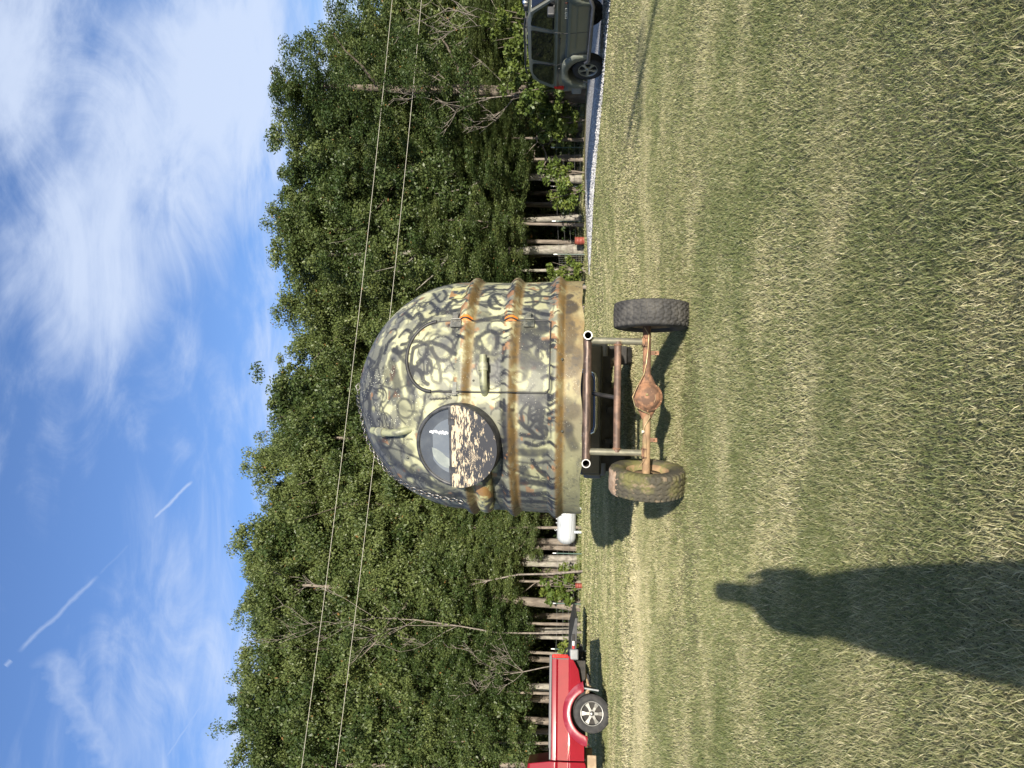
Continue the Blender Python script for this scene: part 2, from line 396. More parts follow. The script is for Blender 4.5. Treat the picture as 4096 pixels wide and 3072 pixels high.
def grass_obj(name, d0, d1, dens, hmean, wid, two, leanf, wm=1.25):
    x, y = sample_band(d0, d1, dens, wm)
    keep = ~((y > 11.5) & (x > drive_near_x(y) + .12 * np.sin(y * 5) + .05) & (y < 26.3))
    x, y = x[keep], y[keep]
    v, t, tint = blades(x, y, hmean, wid, two, leanf)
    me = fast_mesh(name, v, tris=t); me.materials.append(GRASS)
    at = me.attributes.new('tint', 'FLOAT', 'POINT'); at.data.foreach_set('value', tint.astype(np.float32))
    return tag(link(name, me), kind='stuff')
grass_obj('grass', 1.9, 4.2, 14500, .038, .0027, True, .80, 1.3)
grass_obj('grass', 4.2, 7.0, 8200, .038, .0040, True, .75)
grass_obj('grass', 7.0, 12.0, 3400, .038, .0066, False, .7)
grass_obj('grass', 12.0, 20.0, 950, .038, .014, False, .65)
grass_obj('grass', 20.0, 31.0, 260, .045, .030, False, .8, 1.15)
# taller unmown fringe at the wood's edge
k = 9000
x = rng.uniform(-19, 4.5, k); y = 29.6 + .10 * x * 0 + rng.normal(.9, .55, k)
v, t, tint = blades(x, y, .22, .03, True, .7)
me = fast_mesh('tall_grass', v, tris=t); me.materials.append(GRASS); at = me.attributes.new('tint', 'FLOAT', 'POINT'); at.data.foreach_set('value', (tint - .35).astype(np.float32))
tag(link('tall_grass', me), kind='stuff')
# ================================================================== THE DOME ON ITS AXLE FRAME
def c1(x, y): return (1400 + x * .6632, 1050 + y * .6632)        # point read off an enlarged crop of the photo
def c6(x, y): return (2250 + x * .2712, 1150 + y * .2712)
def c7(x, y): return (2250 + x * .2712, 1550 + y * .2712)
TAU = R(2.1)
DM = Matrix.Translation((-.16, 9.56, 1.058)) @ Matrix.Rotation(-TAU, 4, 'X')
DMI = DM.inverted()
HC, RB, RS = 1.43, 1.51, 1.485
SL = HC + RS * math.pi / 2
RINGS = (.30, .83, 1.36)
def prof(s):                                     # radius and height along the outline
    s = np.asarray(s, float); ph = np.clip((s - HC) / RS, 0, math.pi / 2)
    r = np.where(s <= HC, RB + (RS - RB) * s / HC, RS * np.cos(ph)); z = np.where(s <= HC, s, HC + RS * np.sin(ph) * .99)
    return r, z, ph
TH_H, TH_L = R(36.0), R(2.6)                     # door edges: hinge side and latch side
def ring_amp(th, z, door):
    a = np.zeros_like(z); below = np.zeros_like(z); inring = np.zeros_like(z)
    for i, zi in enumerate(RINGS):
        t = (z - zi) / .092; b = np.where(np.abs(t) < 1, np.cos(np.clip(t, -1, 1) * math.pi / 2) ** 1.25, 0)
        k = np.ones_like(z)
        if i > 0:
            inside = (th > TH_L) & (th < TH_H)
            hin = .12 + .72 * S((TH_H - th) / R(7))
            k = np.where(inside, hin if door else hin * .5, 1.0)
            if i == 2: k = np.where((th < R(1)) & (th > R(-34)), .25, k)
        a = a + .066 * b * k * (1 + .10 * np.sin(th * 5 + i * 2))
        inring = np.maximum(inring, b); below = np.where((np.abs(t) < 1.15), np.where(t < -.08, 1.0, -1.0), below)
    return a, inring, below
def spos(th, s, off=0.0, door=False):
    th, s = np.broadcast_arrays(np.asarray(th, float), np.asarray(s, float))
    r, z, ph = prof(s); a, ir, bl = ring_amp(th, z, door)
    wob = .008 * np.sin(th * 3 + 1.0) * np.sin(s * 2.2) + .004 * np.sin(th * 9 + s * 5)
    q = a + off + wob
    rr = r + q * np.cos(ph); zz = z + q * np.sin(ph)
    return np.stack([rr * np.sin(th), -rr * np.cos(th), zz], -1)
def sframe(th, s, off=0.0, door=False):          # matrix: X along the girth, Y up the wall, Z out
    p = Vector(spos(th, s, off, door)); e = 1e-3
    r, z, ph = prof(s); ph = float(ph)
    n = Vector((math.cos(ph) * math.sin(th), -math.cos(ph) * math.cos(th), math.sin(ph)))
    x = Vector((math.cos(th), math.sin(th), 0)); y = n.cross(x)
    return Matrix(((x.x, y.x, n.x, p.x), (x.y, y.y, n.y, p.y), (x.z, y.z, n.z, p.z), (0, 0, 0, 1)))
def hit(px, py):                                 # photo point -> (theta, s) on the plain wall, or None
    o = DMI @ CAM; d = (DMI.to_3x3() @ ray(px, py))
    t = 7.6
    def F(t):
        p = o + d * t
        if p.z <= HC: return math.hypot(p.x, p.y) - (RB + (RS - RB) * p.z / HC) - .02
        return Vector((p.x, p.y, (p.z - HC) / .99)).length - RS - .02
    for i in range(400):
        f = F(t)
        if f < 1e-4: break
        t += max(f * .8, 1e-3)
        if t > 10.5: return None
    p = o + d * t; th = math.atan2(p.x, -p.y)
    s = p.z if p.z <= HC else HC + RS * math.atan2((p.z - HC) / .99, math.hypot(p.x, p.y))
    return th, s
# ---- value noise
def vnoise(p, scale, seed=0):
    q = p * scale + 100.0; i = np.floor(q).astype(np.int64); f = q - i; f = f * f * (3 - 2 * f); out = 0
    for dx in (0, 1):
        for dy in (0, 1):
            for dz in (0, 1):
                h = ((i[:, 0] + dx) * 374761393 + (i[:, 1] + dy) * 668265263 + (i[:, 2] + dz) * 2147483647 + seed * 974634777) & 0x7fffffff
                h = ((h ^ (h >> 13)) * 1274126177) & 0x7fffffff; h = ((h ^ (h >> 16)) & 0xffff) / 65535.0
                out = out + h * np.where(dx, f[:, 0], 1 - f[:, 0]) * np.where(dy, f[:, 1], 1 - f[:, 1]) * np.where(dz, f[:, 2], 1 - f[:, 2])
    return out
def fbm(p, scale, seed=0, o=4): return sum(vnoise(p, scale * 2 ** k, seed + k) * .5 ** k for k in range(o)) / (2 - .5 ** (o - 1))
# ---- sprayed strokes, traced from the photo in crop coordinates: (points, half width m, softness m, strength)
TR = []
def st(pts, w=.016, soft_=.016, k=.93, dens=True): TR.append((pts, w * 1.6, soft_ * .5, min(1, k * 1.2)))
st([(380, 515), (430, 490), (480, 480), (530, 490), (575, 510), (610, 535), (645, 555)], .019)
st([(380, 515), (370, 560), (365, 610), (375, 630), (395, 625), (420, 600), (450, 570), (462, 520)], .016)
st([(400, 600), (430, 575), (460, 575), (485, 600), (490, 640), (475, 660), (462, 640), (468, 605), (490, 590)], .012, .012, .8)
st([(490, 510), (510, 560), (550, 590), (600, 570), (620, 520), (660, 460), (675, 440)], .015, .018, .8)
st([(520, 600), (500, 640), (485, 680)], .008, .01, .7)
st([(365, 690), (380, 650), (410, 648), (430, 680), (440, 715), (470, 735)], .017)
st([(360, 640), (345, 700), (355, 740)], .02, .03, .8)
st([(490, 690), (500, 715), (540, 725), (560, 700), (590, 705), (610, 725), (640, 700)], .011, .014, .55)
st([(470, 430), (540, 420), (600, 440)], .02, .04, .35); st([(640, 380), (620, 420), (650, 440)], .015, .02, .8)
st([(760, 460), (800, 430), (840, 410), (880, 430), (890, 480), (880, 520)], .019); st([(770, 450), (760, 500), (800, 520), (830, 550)], .02, .03)
st([(900, 430), (940, 420), (975, 450), (970, 490), (940, 540), (925, 600)], .016)
st([(1010, 420), (1060, 440), (1110, 460), (1160, 500), (1190, 480)], .03, .04); st([(1150, 480), (1130, 540), (1140, 600), (1160, 610)], .017); st([(1165, 490), (1190, 530), (1200, 570)], .017)
st([(1020, 380), (1070, 400), (1120, 420), (1180, 400)], .04, .05); st([(1030, 480), (1060, 560), (1090, 600)], .05, .07, .75); st([(1000, 560), (1050, 620), (1120, 600)], .04, .06, .6)
st([(1040, 600), (1060, 660), (1050, 700)], .02, .04, .6); st([(1100, 620), (1170, 640)], .03, .05, .5); st([(760, 540), (800, 570), (870, 560)], .04, .06, .6)
st([(900, 270), (860, 265), (840, 235), (850, 200), (880, 180), (910, 185)], .017); st([(870, 200), (890, 235), (915, 250)], .015)
st([(930, 150), (1010, 170), (1080, 165)], .016); st([(1010, 200), (1080, 190), (1150, 190), (1230, 195)], .016, .02); st([(1060, 270), (1100, 280), (1150, 300), (1200, 310)], .02, .03)
st([(1060, 230), (1130, 225), (1200, 235)], .012, .02); st([(1070, 340), (1000, 345), (900, 325), (820, 335), (760, 350)], .02, .035); st([(1100, 350), (1180, 360)], .03, .04)
st([(770, 200), (820, 160), (870, 150), (930, 155)], .016, .02); st([(770, 300), (830, 305)], .03, .04, .6)
st([(640, 200), (600, 240), (560, 290), (520, 270), (480, 300)], .016); st([(700, 210), (650, 230), (620, 200), (640, 160)], .016); st([(560, 300), (620, 290), (680, 270)], .02, .03)
st([(500, 180), (540, 230), (580, 190), (560, 160)], .013); st([(440, 260), (470, 230), (510, 260), (530, 310)], .016); st([(330, 300), (370, 330), (400, 300), (430, 330), (400, 380)], .02)
st([(290, 440), (330, 400), (370, 430), (340, 480), (300, 490)], .016); st([(250, 520), (290, 540), (330, 520)], .02, .03); st([(480, 330), (440, 360), (390, 390), (350, 450)], .018, .02); st([(420, 330), (470, 340), (490, 320)], .015)
st([(260, 440), (220, 480), (200, 540)], .02, .03); st([(180, 520), (160, 600), (130, 660)], .03, .04, .7); st([(110, 620), (130, 700), (110, 760)], .03, .04, .7); st([(90, 780), (110, 850), (100, 930)], .03, .05, .7)
st([(240, 600), (260, 680), (280, 760)], .04, .07, .75); st([(200, 640), (220, 720)], .03, .06, .6); st([(330, 540), (320, 620), (330, 700), (360, 770)], .03, .05, .6)
st([(1030, 900), (1060, 860), (1100, 850), (1130, 900), (1100, 980), (1060, 1000), (1040, 960), (1030, 900)], .012, .014); st([(1020, 960), (1080, 1010), (1140, 1060), (1170, 1040), (1120, 990)], .016)
st([(1090, 860), (1080, 930), (1120, 960), (1160, 910), (1080, 930)], .012, .014); st([(1130, 850), (1160, 900), (1150, 980), (1180, 1000)], .02, .03); st([(1030, 1040), (1100, 1055), (1170, 1060), (1190, 1010)], .016)
st([(1060, 1090), (1120, 1110), (1170, 1090)], .016); st([(1100, 1200), (1130, 1250), (1170, 1290), (1210, 1310)], .017); st([(1150, 1268), (1175, 1275)], .02)
st([(1020, 1150), (1100, 1155), (1180, 1150)], .03, .05, .7); st([(1010, 1340), (1090, 1335), (1180, 1350)], .03, .05, .8); st([(1040, 1250), (1060, 1290), (1040, 1320)], .03, .05, .7); st([(1020, 1400), (1100, 1410), (1200, 1400)], .03, .05, .8); st([(1010, 1450), (1200, 1460)], .03, .06, .8)
st([(900, 1060), (930, 1130), (920, 1200), (900, 1280)], .03, .05, .55); st([(880, 1330), (930, 1360), (920, 1420)], .04, .06, .75); st([(890, 1440), (940, 1470)], .03, .05, .7)
st([(940, 920), (960, 1000), (965, 1080), (950, 1160)], .05, .06, .9); st([(930, 830), (940, 880), (990, 890)], .014, .02); st([(1020, 800), (1100, 830), (1180, 810)], .04, .07, .6)
st([(1320, 240), (1345, 265), (1310, 285)], .045, .06, .9); st([(1310, 205), (1330, 190)], .03, .03, .8); st([(1300, 330), (1330, 420), (1310, 520)], .04, .07, .6); st([(1330, 520), (1370, 540), (1360, 600)], .03, .05, .5); st([(1285, 990), (1310, 1010)], .05, .07, .9); st([(1320, 1050), (1350, 1120)], .03, .06, .6)
st([(1290, 580), (1330, 640), (1370, 600)], .05, .09, .45); st([(1290, 860), (1340, 900)], .06, .09, .5)
st([(300, 900), (350, 960), (400, 930)], .05, .09, .45); st([(330, 1250), (400, 1290), (470, 1330), (560, 1380)], .05, .07, .7); st([(500, 1400), (600, 1420), (680, 1400)], .04, .06, .7); st([(180, 1080), (250, 1060), (230, 1120), (190, 1110)], .014, .02, .7)
st([(120, 960), (150, 1040), (200, 1130), (280, 1220)], .05, .08, .6); st([(250, 800), (300, 850), (380, 860)], .05, .09, .4); st([(300, 1100), (360, 1130)], .04, .07, .4); st([(380, 1240), (350, 1290)], .02, .04, .5)
strokes = []
for pts, w, sf, k in TR:
    q = [hit(*c1(*p)) for p in pts]; q = [p for p in q if p]
    if len(q) < 2: continue
    arr = np.array(q); seg = []
    for i in range(len(arr) - 1):                # smooth curve through the points
        p0, p1, p2, p3 = arr[max(i - 1, 0)], arr[i], arr[i + 1], arr[min(i + 2, len(arr) - 1)]
        L = max(3, int(np.hypot((p2[0] - p1[0]) * 1.4, p2[1] - p1[1]) / .012))
        for t in np.linspace(0, 1, L, endpoint=False):
            seg.append(.5 * ((2 * p1) + (-p0 + p2) * t + (2 * p0 - 5 * p1 + 4 * p2 - p3) * t * t + (-p0 + 3 * p1 - 3 * p2 + p3) * t ** 3))
    strokes.append((np.array(seg), w, sf, k))
rs = random.Random(5)
for i in range(260):                             # the same kind of scribble over the rest of the shell
    th = rs.uniform(-math.pi, math.pi); s = rs.uniform(.42, SL * .93)
    front = abs(th) < R(75)
    if front and rs.random() < (.52 if abs(th) < R(38) else .08): continue
    a = rs.uniform(0, 6.28); cv = rs.uniform(-7, 7); seg = []
    for j in range(rs.randint(20, 60)):
        seg.append((th, s)); rr = max(.25, float(prof(s)[0])); th += math.cos(a) * .014 / rr; s += math.sin(a) * .014; a += cv * .014; cv += rs.uniform(-.6, .6)
        s = min(max(s, .34), SL * .96)
    strokes.append((np.array(seg), rs.uniform(.012, .024), rs.uniform(.006, .014), rs.uniform(.7, .99)))
for i in range(330):                             # finer, quicker marks between the fat ones
    th = rs.uniform(-R(80), R(80)); s = rs.uniform(.40, SL * .95); a = rs.uniform(0, 6.28); cv = rs.uniform(-14, 14); seg = []
    for j in range(rs.randint(10, 34)):
        seg.append((th, s)); rr = max(.25, float(prof(s)[0])); th += math.cos(a) * .011 / rr; s += math.sin(a) * .011; a += cv * .011; cv += rs.uniform(-1.5, 1.5); s = min(max(s, .34), SL * .97)
    strokes.append((np.array(seg), rs.uniform(.006, .012), rs.uniform(.005, .012), rs.uniform(.6, .98)))
STR3 = [(spos(q[:, 0], q[:, 1]), w, sf, k) for q, w, sf, k in strokes]
stripes = [(rs.uniform(-R(95), R(110)), rs.choice((0, 0, 1, 1, 2)), rs.uniform(.010, .03), rs.uniform(.3, 1.0)) for _ in range(190)]
def paint(th, s, door=False):
    p = spos(th, s, 0, door).reshape(-1, 3); th = np.broadcast_to(th, s.shape).ravel() if np.ndim(s) else th; s = np.asarray(s).ravel()
    r, z, ph = prof(s); amp, inr, below = ring_amp(th, z, door)
    n1 = fbm(p, 2.2, 1); n2 = fbm(p, 6.0, 9); n3 = fbm(p, 22.0, 20); n4 = fbm(p, 60.0, 33, 2)
    pale = np.array([.42, .42, .262]); grey = np.array([.066, .070, .078]); blk = np.array([.010, .012, .020]); brown = np.array([.135, .085, .030]); rust = np.array([.24, .12, .055]); olive = np.array([.155, .155, .088]); tan = np.array([.215, .15, .060])
    c = pale[None] * (.84 + .26 * n2[:, None])
    def over(c, col_, a): a = np.clip(a, 0, 1)[:, None]; return c * (1 - a) + col_[None] * a
    left = S((-th + R(5)) / R(60)); up = S((s - 1.9) / 1.2)
    c = over(c, olive, S((n1 - .38) / .25) * (.42 + .16 * left + .25 * up))
    c = over(c, grey, S((n2 + .22 * n1 - .57 + .19 * up + .05 * left) / .10) * (.72 + .12 * up))
    c = over(c, grey, S((fbm(p, 3.4, 50) - .535 + .10 * up + .04 * left) / .10) * .70)
    inpaint = (z > .25)
    # hard-edged chips showing the rust coloured layer beneath
    c = over(c, rust, S((fbm(p, 9.0, 70) - .69) / .03) * .7 * inpaint)
    d = np.zeros(len(p))
    for q, w, sf, k in STR3:
        lo, hi = q.min(0) - (w + sf), q.max(0) + (w + sf)
        idx = np.nonzero(((p >= lo) & (p <= hi)).all(1))[0]
        if len(idx) == 0: continue
        pp = p[idx]; best = np.full(len(idx), 9.0)
        for j in range(0, len(q), 48):
            best = np.minimum(best, ((pp[:, None, :] - q[None, j:j + 48]) ** 2).sum(-1).min(1))
        a = k * (1 - S((np.sqrt(best) - w * .65) / (sf + w * .35)))
        d[idx] = 1 - (1 - d[idx]) * (1 - a)
    c = over(c, blk, d * (.90 + .2 * (n3 - .5)))
    # ribs: brown sprayed along the lower side, short dark stripes over the top
    str_ = np.zeros(len(p))
    for t0, ri, w, ln in stripes:
        zi = RINGS[ri]; wob = .02 * np.sin(z * 40 + t0 * 9)
        str_ = np.maximum(str_, (1 - S((np.abs((th - t0) * 1.5 + wob) - w * .5) / (w * .6))) * ((z > zi - .03) & (z < zi + .07 + .10 * ln)))
    c = over(c, blk, str_ * np.where(inr > .05, .97, .7))
    gold = np.array([.17, .105, .036])
    lowm = np.where((below > 0) & (inr > .02), 1.0, 0.0) * S((inr - .02) / .2)
    for i, zi in enumerate(RINGS):
        t = (z - zi) / .105
        a = S((-t + .10 + .25 * (n3 - .5)) / .35) * (1 - S((-t - .95) / .35)) * (np.abs(t) < 1.4)
        c = over(c, brown if i else gold, a * .95 * (.45 + .85 * n2) * (1 - .45 * S((n3 - .50) / .12)))
    c = over(c, rust, S((fbm(p, 14.0, 90) + .15 * S((th - R(8)) / R(25)) - .70) / .03) * .8 * (inr > .1) * (below < 0))
    # bare orange rib ends beside the hinges
    for zi in RINGS[1:]:
        c = over(c, np.array([.62, .19, .028]), ((th > TH_H) & (th < TH_H + R(2.3)) & (np.abs(z - zi) < .075)) * 1.0 if not door else np.zeros(len(p)))
    base = S((.235 - z) / .05)
    c = over(c, tan * 1.0, base * (.34 + .55 * S((th + R(25)) / R(60))) * (.55 + .6 * n2)); c = over(c, olive * 1.15, base * .72 * S((R(5) - th) / R(40)))
    c = over(c, blk, d * base * .7)
    c = over(c, grey * .5, S((fbm(p, 26, 12) - .60) / .05) * .4 * base)
    c = c * (.90 + .2 * n4[:, None])
    spk = np.clip(S((s - 1.7) / .5) * S((SL - s) / .5) * S((R(32) - np.abs(th + R(4))) / R(25)) + .25, 0, 1)
    return np.concatenate([np.clip(c, .004, .9), spk[:, None]], 1)
def mat_shell():
    m, n, l, b = nt_new('camouflage_paint')
    at = n.new('ShaderNodeAttribute'); at.attribute_name = 'paint'; t = n.new('ShaderNodeTexCoord'); vec = t.outputs['Object']
    c = at.outputs['Color']
    fine = noise(n, l, vec, 55, 4, .7); c = mix(n, l, mth(n, l, 'MULTIPLY', fine, .10), c, (.10, .095, .07))
    v = n.new('ShaderNodeTexVoronoi'); v.inputs['Scale'].default_value = 34; l.new(vec, v.inputs['Vector'])
    dot = mth(n, l, 'MULTIPLY', mth(n, l, 'LESS_THAN', v.outputs['Distance'], .17), ramp(n, l, noise(n, l, vec, 5, 3), .44, .58))
    dot = mth(n, l, 'MULTIPLY', dot, at.outputs['Alpha'])
    c = mix(n, l, dot, c, (.66, .66, .52)); l.new(c, b.inputs['Base Color'])
    r = n.new('ShaderNodeMapRange'); l.new(noise(n, l, vec, 7, 4), r.inputs[0]); r.inputs[3].default_value = .42; r.inputs[4].default_value = .68; l.new(r.outputs[0], b.inputs['Roughness'])
    setin(b, 'Specular IOR Level', .34)
    h = mth(n, l, 'ADD', noise(n, l, vec, 14, 5, .6), mth(n, l, 'MULTIPLY', noise(n, l, vec, 90, 3, .6), .35)); bump(n, l, b, h, .35, .012)
    return m
SHELL = mat_shell()
def paint_mesh(me, th, s, door=False):
    a = me.color_attributes.new('paint', 'FLOAT_COLOR', 'POINT'); a.data.foreach_set('color', paint(th, s, door).astype(np.float32).ravel())
dome = thing('camouflage_dome', 'huge domed hut sprayed in yellow green and black camouflage scribble, with door and round window', 'dome hut')
dome.matrix_world = DM
ths = np.unique(np.concatenate([np.linspace(-R(100), R(100), 400), np.linspace(R(100), R(260), 70), [TH_H - 1e-4, TH_H + 1e-4]]))[:-1]
ss = np.concatenate([np.linspace(0, HC + .15, 150, endpoint=False), np.linspace(HC + .15, SL - .01, 120)])
TT, SS = np.meshgrid(ths, ss); TT = np.where(TT > math.pi, TT - 2 * math.pi, TT)
off = np.zeros_like(TT)
# wavy lower lip
lipz = (.012 * np.sin(TT * 7 + 1) + .008 * np.sin(TT * 17)) * S((.10 - SS) / .1)
pos = spos(TT, SS, off); pos[..., 2] += lipz
V = pos.reshape(-1, 3); nT, nS = len(ths), len(ss)
idx = np.arange(nT * nS).reshape(nS, nT); nxt = np.roll(idx, -1, 1)
q = np.stack([idx[:-1], nxt[:-1], nxt[1:], idx[1:]], -1).reshape(-1, 4)
top = len(V); V = np.vstack([V, [[0, 0, HC + RS * .99]]]); tri = np.stack([idx[-1], nxt[-1], np.full(nT, top)], -1)
me = fast_mesh('shell', V, tris=tri, quads=q); me.materials.append(SHELL); soft(me)
paint_mesh(me, np.append(TT.ravel(), 0), np.append(SS.ravel(), SL))
link('shell', me, dome)
PLY = mat('floor_ply', (.05, .04, .03), (.11, .085, .06), rough=.9)
mb = MB(); mb.lathe([(.001, .02), (1.47, .02), (1.47, .06), (.001, .06)], (0, 0, 0), (0, 0, 1), 64, smooth=False); mb.build('floor_board', PLY, dome)

# ---- door
BLACK = mat('black_rubber', (.012, .012, .013), (.03, .03, .03), rough=.55)
STEEL = mat('galvanised_steel', (.12, .12, .11), (.20, .195, .175), scale=18, rough=.55, metal=.5)
OLDSTEEL = mat('painted_hinge_steel', (.05, .055, .05), (.14, .14, .115), scale=14, rough=.5, metal=.3)
db = hit(1400 + 1202 * .6632, 1480)[1]; dt = hit(1626, 1432)[1]; dsp = hit(1748, 1300)[1]
th_c = (TH_H + TH_L) / 2; half = (TH_H - TH_L) / 2
def door_half(s):
    s = np.asarray(s, float)
    t = np.clip((s - dsp) / (dt - dsp), 0, 1); h = half * np.sqrt(np.clip(1 - t ** 2.1, 0, 1))
    b = np.clip((db + .06 - s) / .06, 0, 1); return h - .035 * (1 - np.sqrt(1 - b ** 2 * .98)) / 1.0
NR, NC = 120, 64
sv = np.concatenate([np.linspace(db, dsp, 75, endpoint=False), dsp + (dt - dsp) * np.sin(np.linspace(0, math.pi / 2, 46))]); NR = len(sv)
hh = door_half(sv); tv = np.linspace(-1, 1, NC)
DT = th_c + hh[:, None] * tv[None]; DS = np.repeat(sv[:, None], NC, 1)
dp = spos(np.clip(DT, TH_L + 1e-3, TH_H - 1e-3), DS, .012, True)
DV = dp.reshape(-1, 3); ix = np.arange(NR * NC).reshape(NR, NC)
dq = np.stack([ix[:-1, :-1], ix[:-1, 1:], ix[1:, 1:], ix[1:, :-1]], -1).reshape(-1, 4)
loop = list(ix[0]) + list(ix[1:, -1]) + list(ix[-1, -2::-1]) + list(ix[-2:0:-1, 0])
sk = spos(np.clip(DT, TH_L + 1e-3, TH_H - 1e-3), DS, -.10, True).reshape(-1, 3)[loop]; n0 = len(DV); L = len(loop)
dq = np.vstack([dq, [[loop[i], n0 + i, n0 + (i + 1) % L, loop[(i + 1) % L]] for i in range(L)]])
me = fast_mesh('door', np.vstack([DV, sk]), quads=dq); me.materials.append(SHELL); soft(me)
paint_mesh(me, np.concatenate([DT.ravel(), DT.ravel()[loop]]), np.concatenate([DS.ravel(), DS.ravel()[loop]]), True)
door = link('door', me, dome); tag(door, 'arched door with scribbled paint and hinges on its right')
# dark crack round the door, fat rubber gasket round its arch
def edge_pts(side, s_list, off): return [spos(min(max(th_c + side * (float(door_half(s)) + R(.2)), TH_L - R(.4)), TH_H + R(.4)), s, off, True) for s in s_list]
low = np.linspace(db, dsp + .05, 60); arch = dsp + (dt - dsp) * np.sin(np.linspace(.03, math.pi / 2, 34))
mb = MB(); mb.tube(edge_pts(-1, low, .010), .0095, 6); mb.tube(edge_pts(1, low, .008), .0095, 6)
mb.tube([spos(th_c + t * half * .93, db - .004, .008, True) for t in np.linspace(-1, 1, 30)], .0095, 6)
mb.build('door_gap', BLACK, door)
mb = MB(); mb.tube(edge_pts(-1, arch, .016) + edge_pts(1, arch[::-1], .016), .021, 8); mb.build('gasket', BLACK, door)
# hinges
for (cx, cy) in ((640, 366), (1080, 372)):
    t_, s_ = hit(*c1(cx, cy)); F_ = sframe(TH_H, s_, .055)
    rt = F_.to_3x3()
    mb = MB()
    mb.box(F_ @ Vector((-.055, 0, -.02)), (.105, .125, .010), rt); mb.box(F_ @ Vector((.055, .012, -.01)), (.10, .065, .010), rt)
    mb.tube([F_ @ Vector((0, -.055, .0)), F_ @ Vector((0, .055, .0))], .010, 10)
    for a, b_ in ((-.075, .035), (-.075, -.035), (-.03, .035), (-.03, -.035), (.05, .02), (.08, .0)): mb.ball(F_ @ Vector((a, b_, -.012 if a < 0 else -.003)), (.008, .008, .008), 8, 5)
    mb.build('hinge', STEEL if cx < 800 else OLDSTEEL, dome)
# hasp, pin and short chain at the latch side
t_, s_ = hit(*c1(632, 790)); F_ = sframe(TH_L, s_, .03, True); rt = F_.to_3x3()
mb = MB(); mb.box(F_ @ Vector((.045, .0, .0)), (.12, .045, .006), rt); mb.box(F_ @ Vector((-.02, .0, .004)), (.05, .05, .006), rt); mb.box(F_ @ Vector((.03, .0, .006)), (.008, .05, .012), rt)
mb.build('hasp', OLDSTEEL, dome)
mb = MB(); mb.tube([F_ @ Vector((-.03, .05, .015)), F_ @ Vector((-.02, -.05, .02))], .007, 8); mb.tube([F_ @ Vector((-.03, .06, .012)), F_ @ Vector((-.05, .08, .012)), F_ @ Vector((-.04, .10, .012))], .005, 6); mb.build('latch_pin', STEEL, dome)
def torus(mb, M_, a, b_, r, n=14, m=6):          # stretched chain link in the XY plane of M_
    pts = []
    for k in range(n):
        t = 2 * math.pi * k / n; x = math.cos(t) * b_; y = math.sin(t) * b_ + (a - b_ if math.sin(t) > 0 else -(a - b_)); pts.append(Vector((x, y, 0)))
    vs = []
    for k in range(n):
        c_ = pts[k]; o_ = c_.normalized()
        tg = (pts[(k + 1) % n] - pts[k - 1]).normalized(); o_ = Vector((tg.y, -tg.x, 0))
        for j in range(m):
            u = 2 * math.pi * j / m; vs.append(M_ @ (c_ + o_ * (math.cos(u) * r) + Vector((0, 0, math.sin(u) * r))))
    mb.add(vs, [(k * m + j, ((k + 1) % n) * m + j, ((k + 1) % n) * m + (j + 1) % m, k * m + (j + 1) % m) for k in range(n) for j in range(m)])
mb = MB()
for i in range(13):
    h_ = hit(*c1(600 - i * 9.5, 816 + i * .5)); Fm = sframe(h_[0], h_[1], .022)
    torus(mb, Fm @ Matrix.Rotation(R(90) if i % 2 else 0, 4, 'Y'), .016, .009, .003, 8, 4)
mb.build('latch_chain', STEEL, dome)

# ---- vents: bent plastic pipes
PVC = mat('sprayed_pipe', (.22, .23, .145), (.085, .09, .075), scale=9, rough=.5, lo=.5, hi=.68)
PVC2 = mat('sprayed_collar', (.15, .155, .12), (.30, .30, .2), scale=12, rough=.5)
def vent(a, b_, out0, out1, rad):
    (ta, sa), (tb, sb) = hit(*c1(*a)), hit(*c1(*b_))
    pts = []
    for t in np.linspace(0, 1, 11):
        o_ = out0 + (out1 - out0) * float(S(t / .24)); pts.append(Vector(spos(ta + (tb - ta) * t, sa + (sb - sa) * t, o_, True)))
    mb = MB(); mb.tube(pts[:9], rad, 16)
    o = mb.build('vent_pipe', PVC, dome)
    mb = MB(); mb.pipe(pts[6], pts[8], rad * 1.24, rad * .9, 18); mb.build('vent_collar', PVC2, o)
    mb = MB(); mb.pipe(pts[7], pts[10], rad * .96, rad * .84, 18, 0, 1); mb.build('vent_mouth', [PVC, BLACK], o)
    return o
tag(vent((812, 800), (809, 575), -.05, .098, .044), 'bent vent pipe opening to the right on the door')
tag(vent((365, 1012), (165, 1003), -.05, .085, .044), 'vent pipe pointing up above the round window')
# fat rounded duct end to the left of the window
SHELL2 = mat('duct_camouflage', (.42, .40, .19), (.04, .042, .045), scale=7, rough=.45, lo=.44, hi=.58, c3=(.25, .14, .05), scale3=4, lo3=.52, hi3=.60)
a0, s0_ = hit(*c1(805, 1340)); a1 = R(-66)
dpts = []; drs = []
for t in np.linspace(0, 1, 16):
    th = R(-30) + (a1 - R(-30)) * t; dpts.append(Vector(spos(th, s0_, .035))); drs.append(.105 * (1 if t < .75 else math.sqrt(max(.02, 1 - ((t - .75) / .25) ** 2))))
mb = MB(); mb.tube(dpts, drs, 20); tag(mb.build('duct_end', SHELL2, dome), 'fat rounded duct end left of the window')

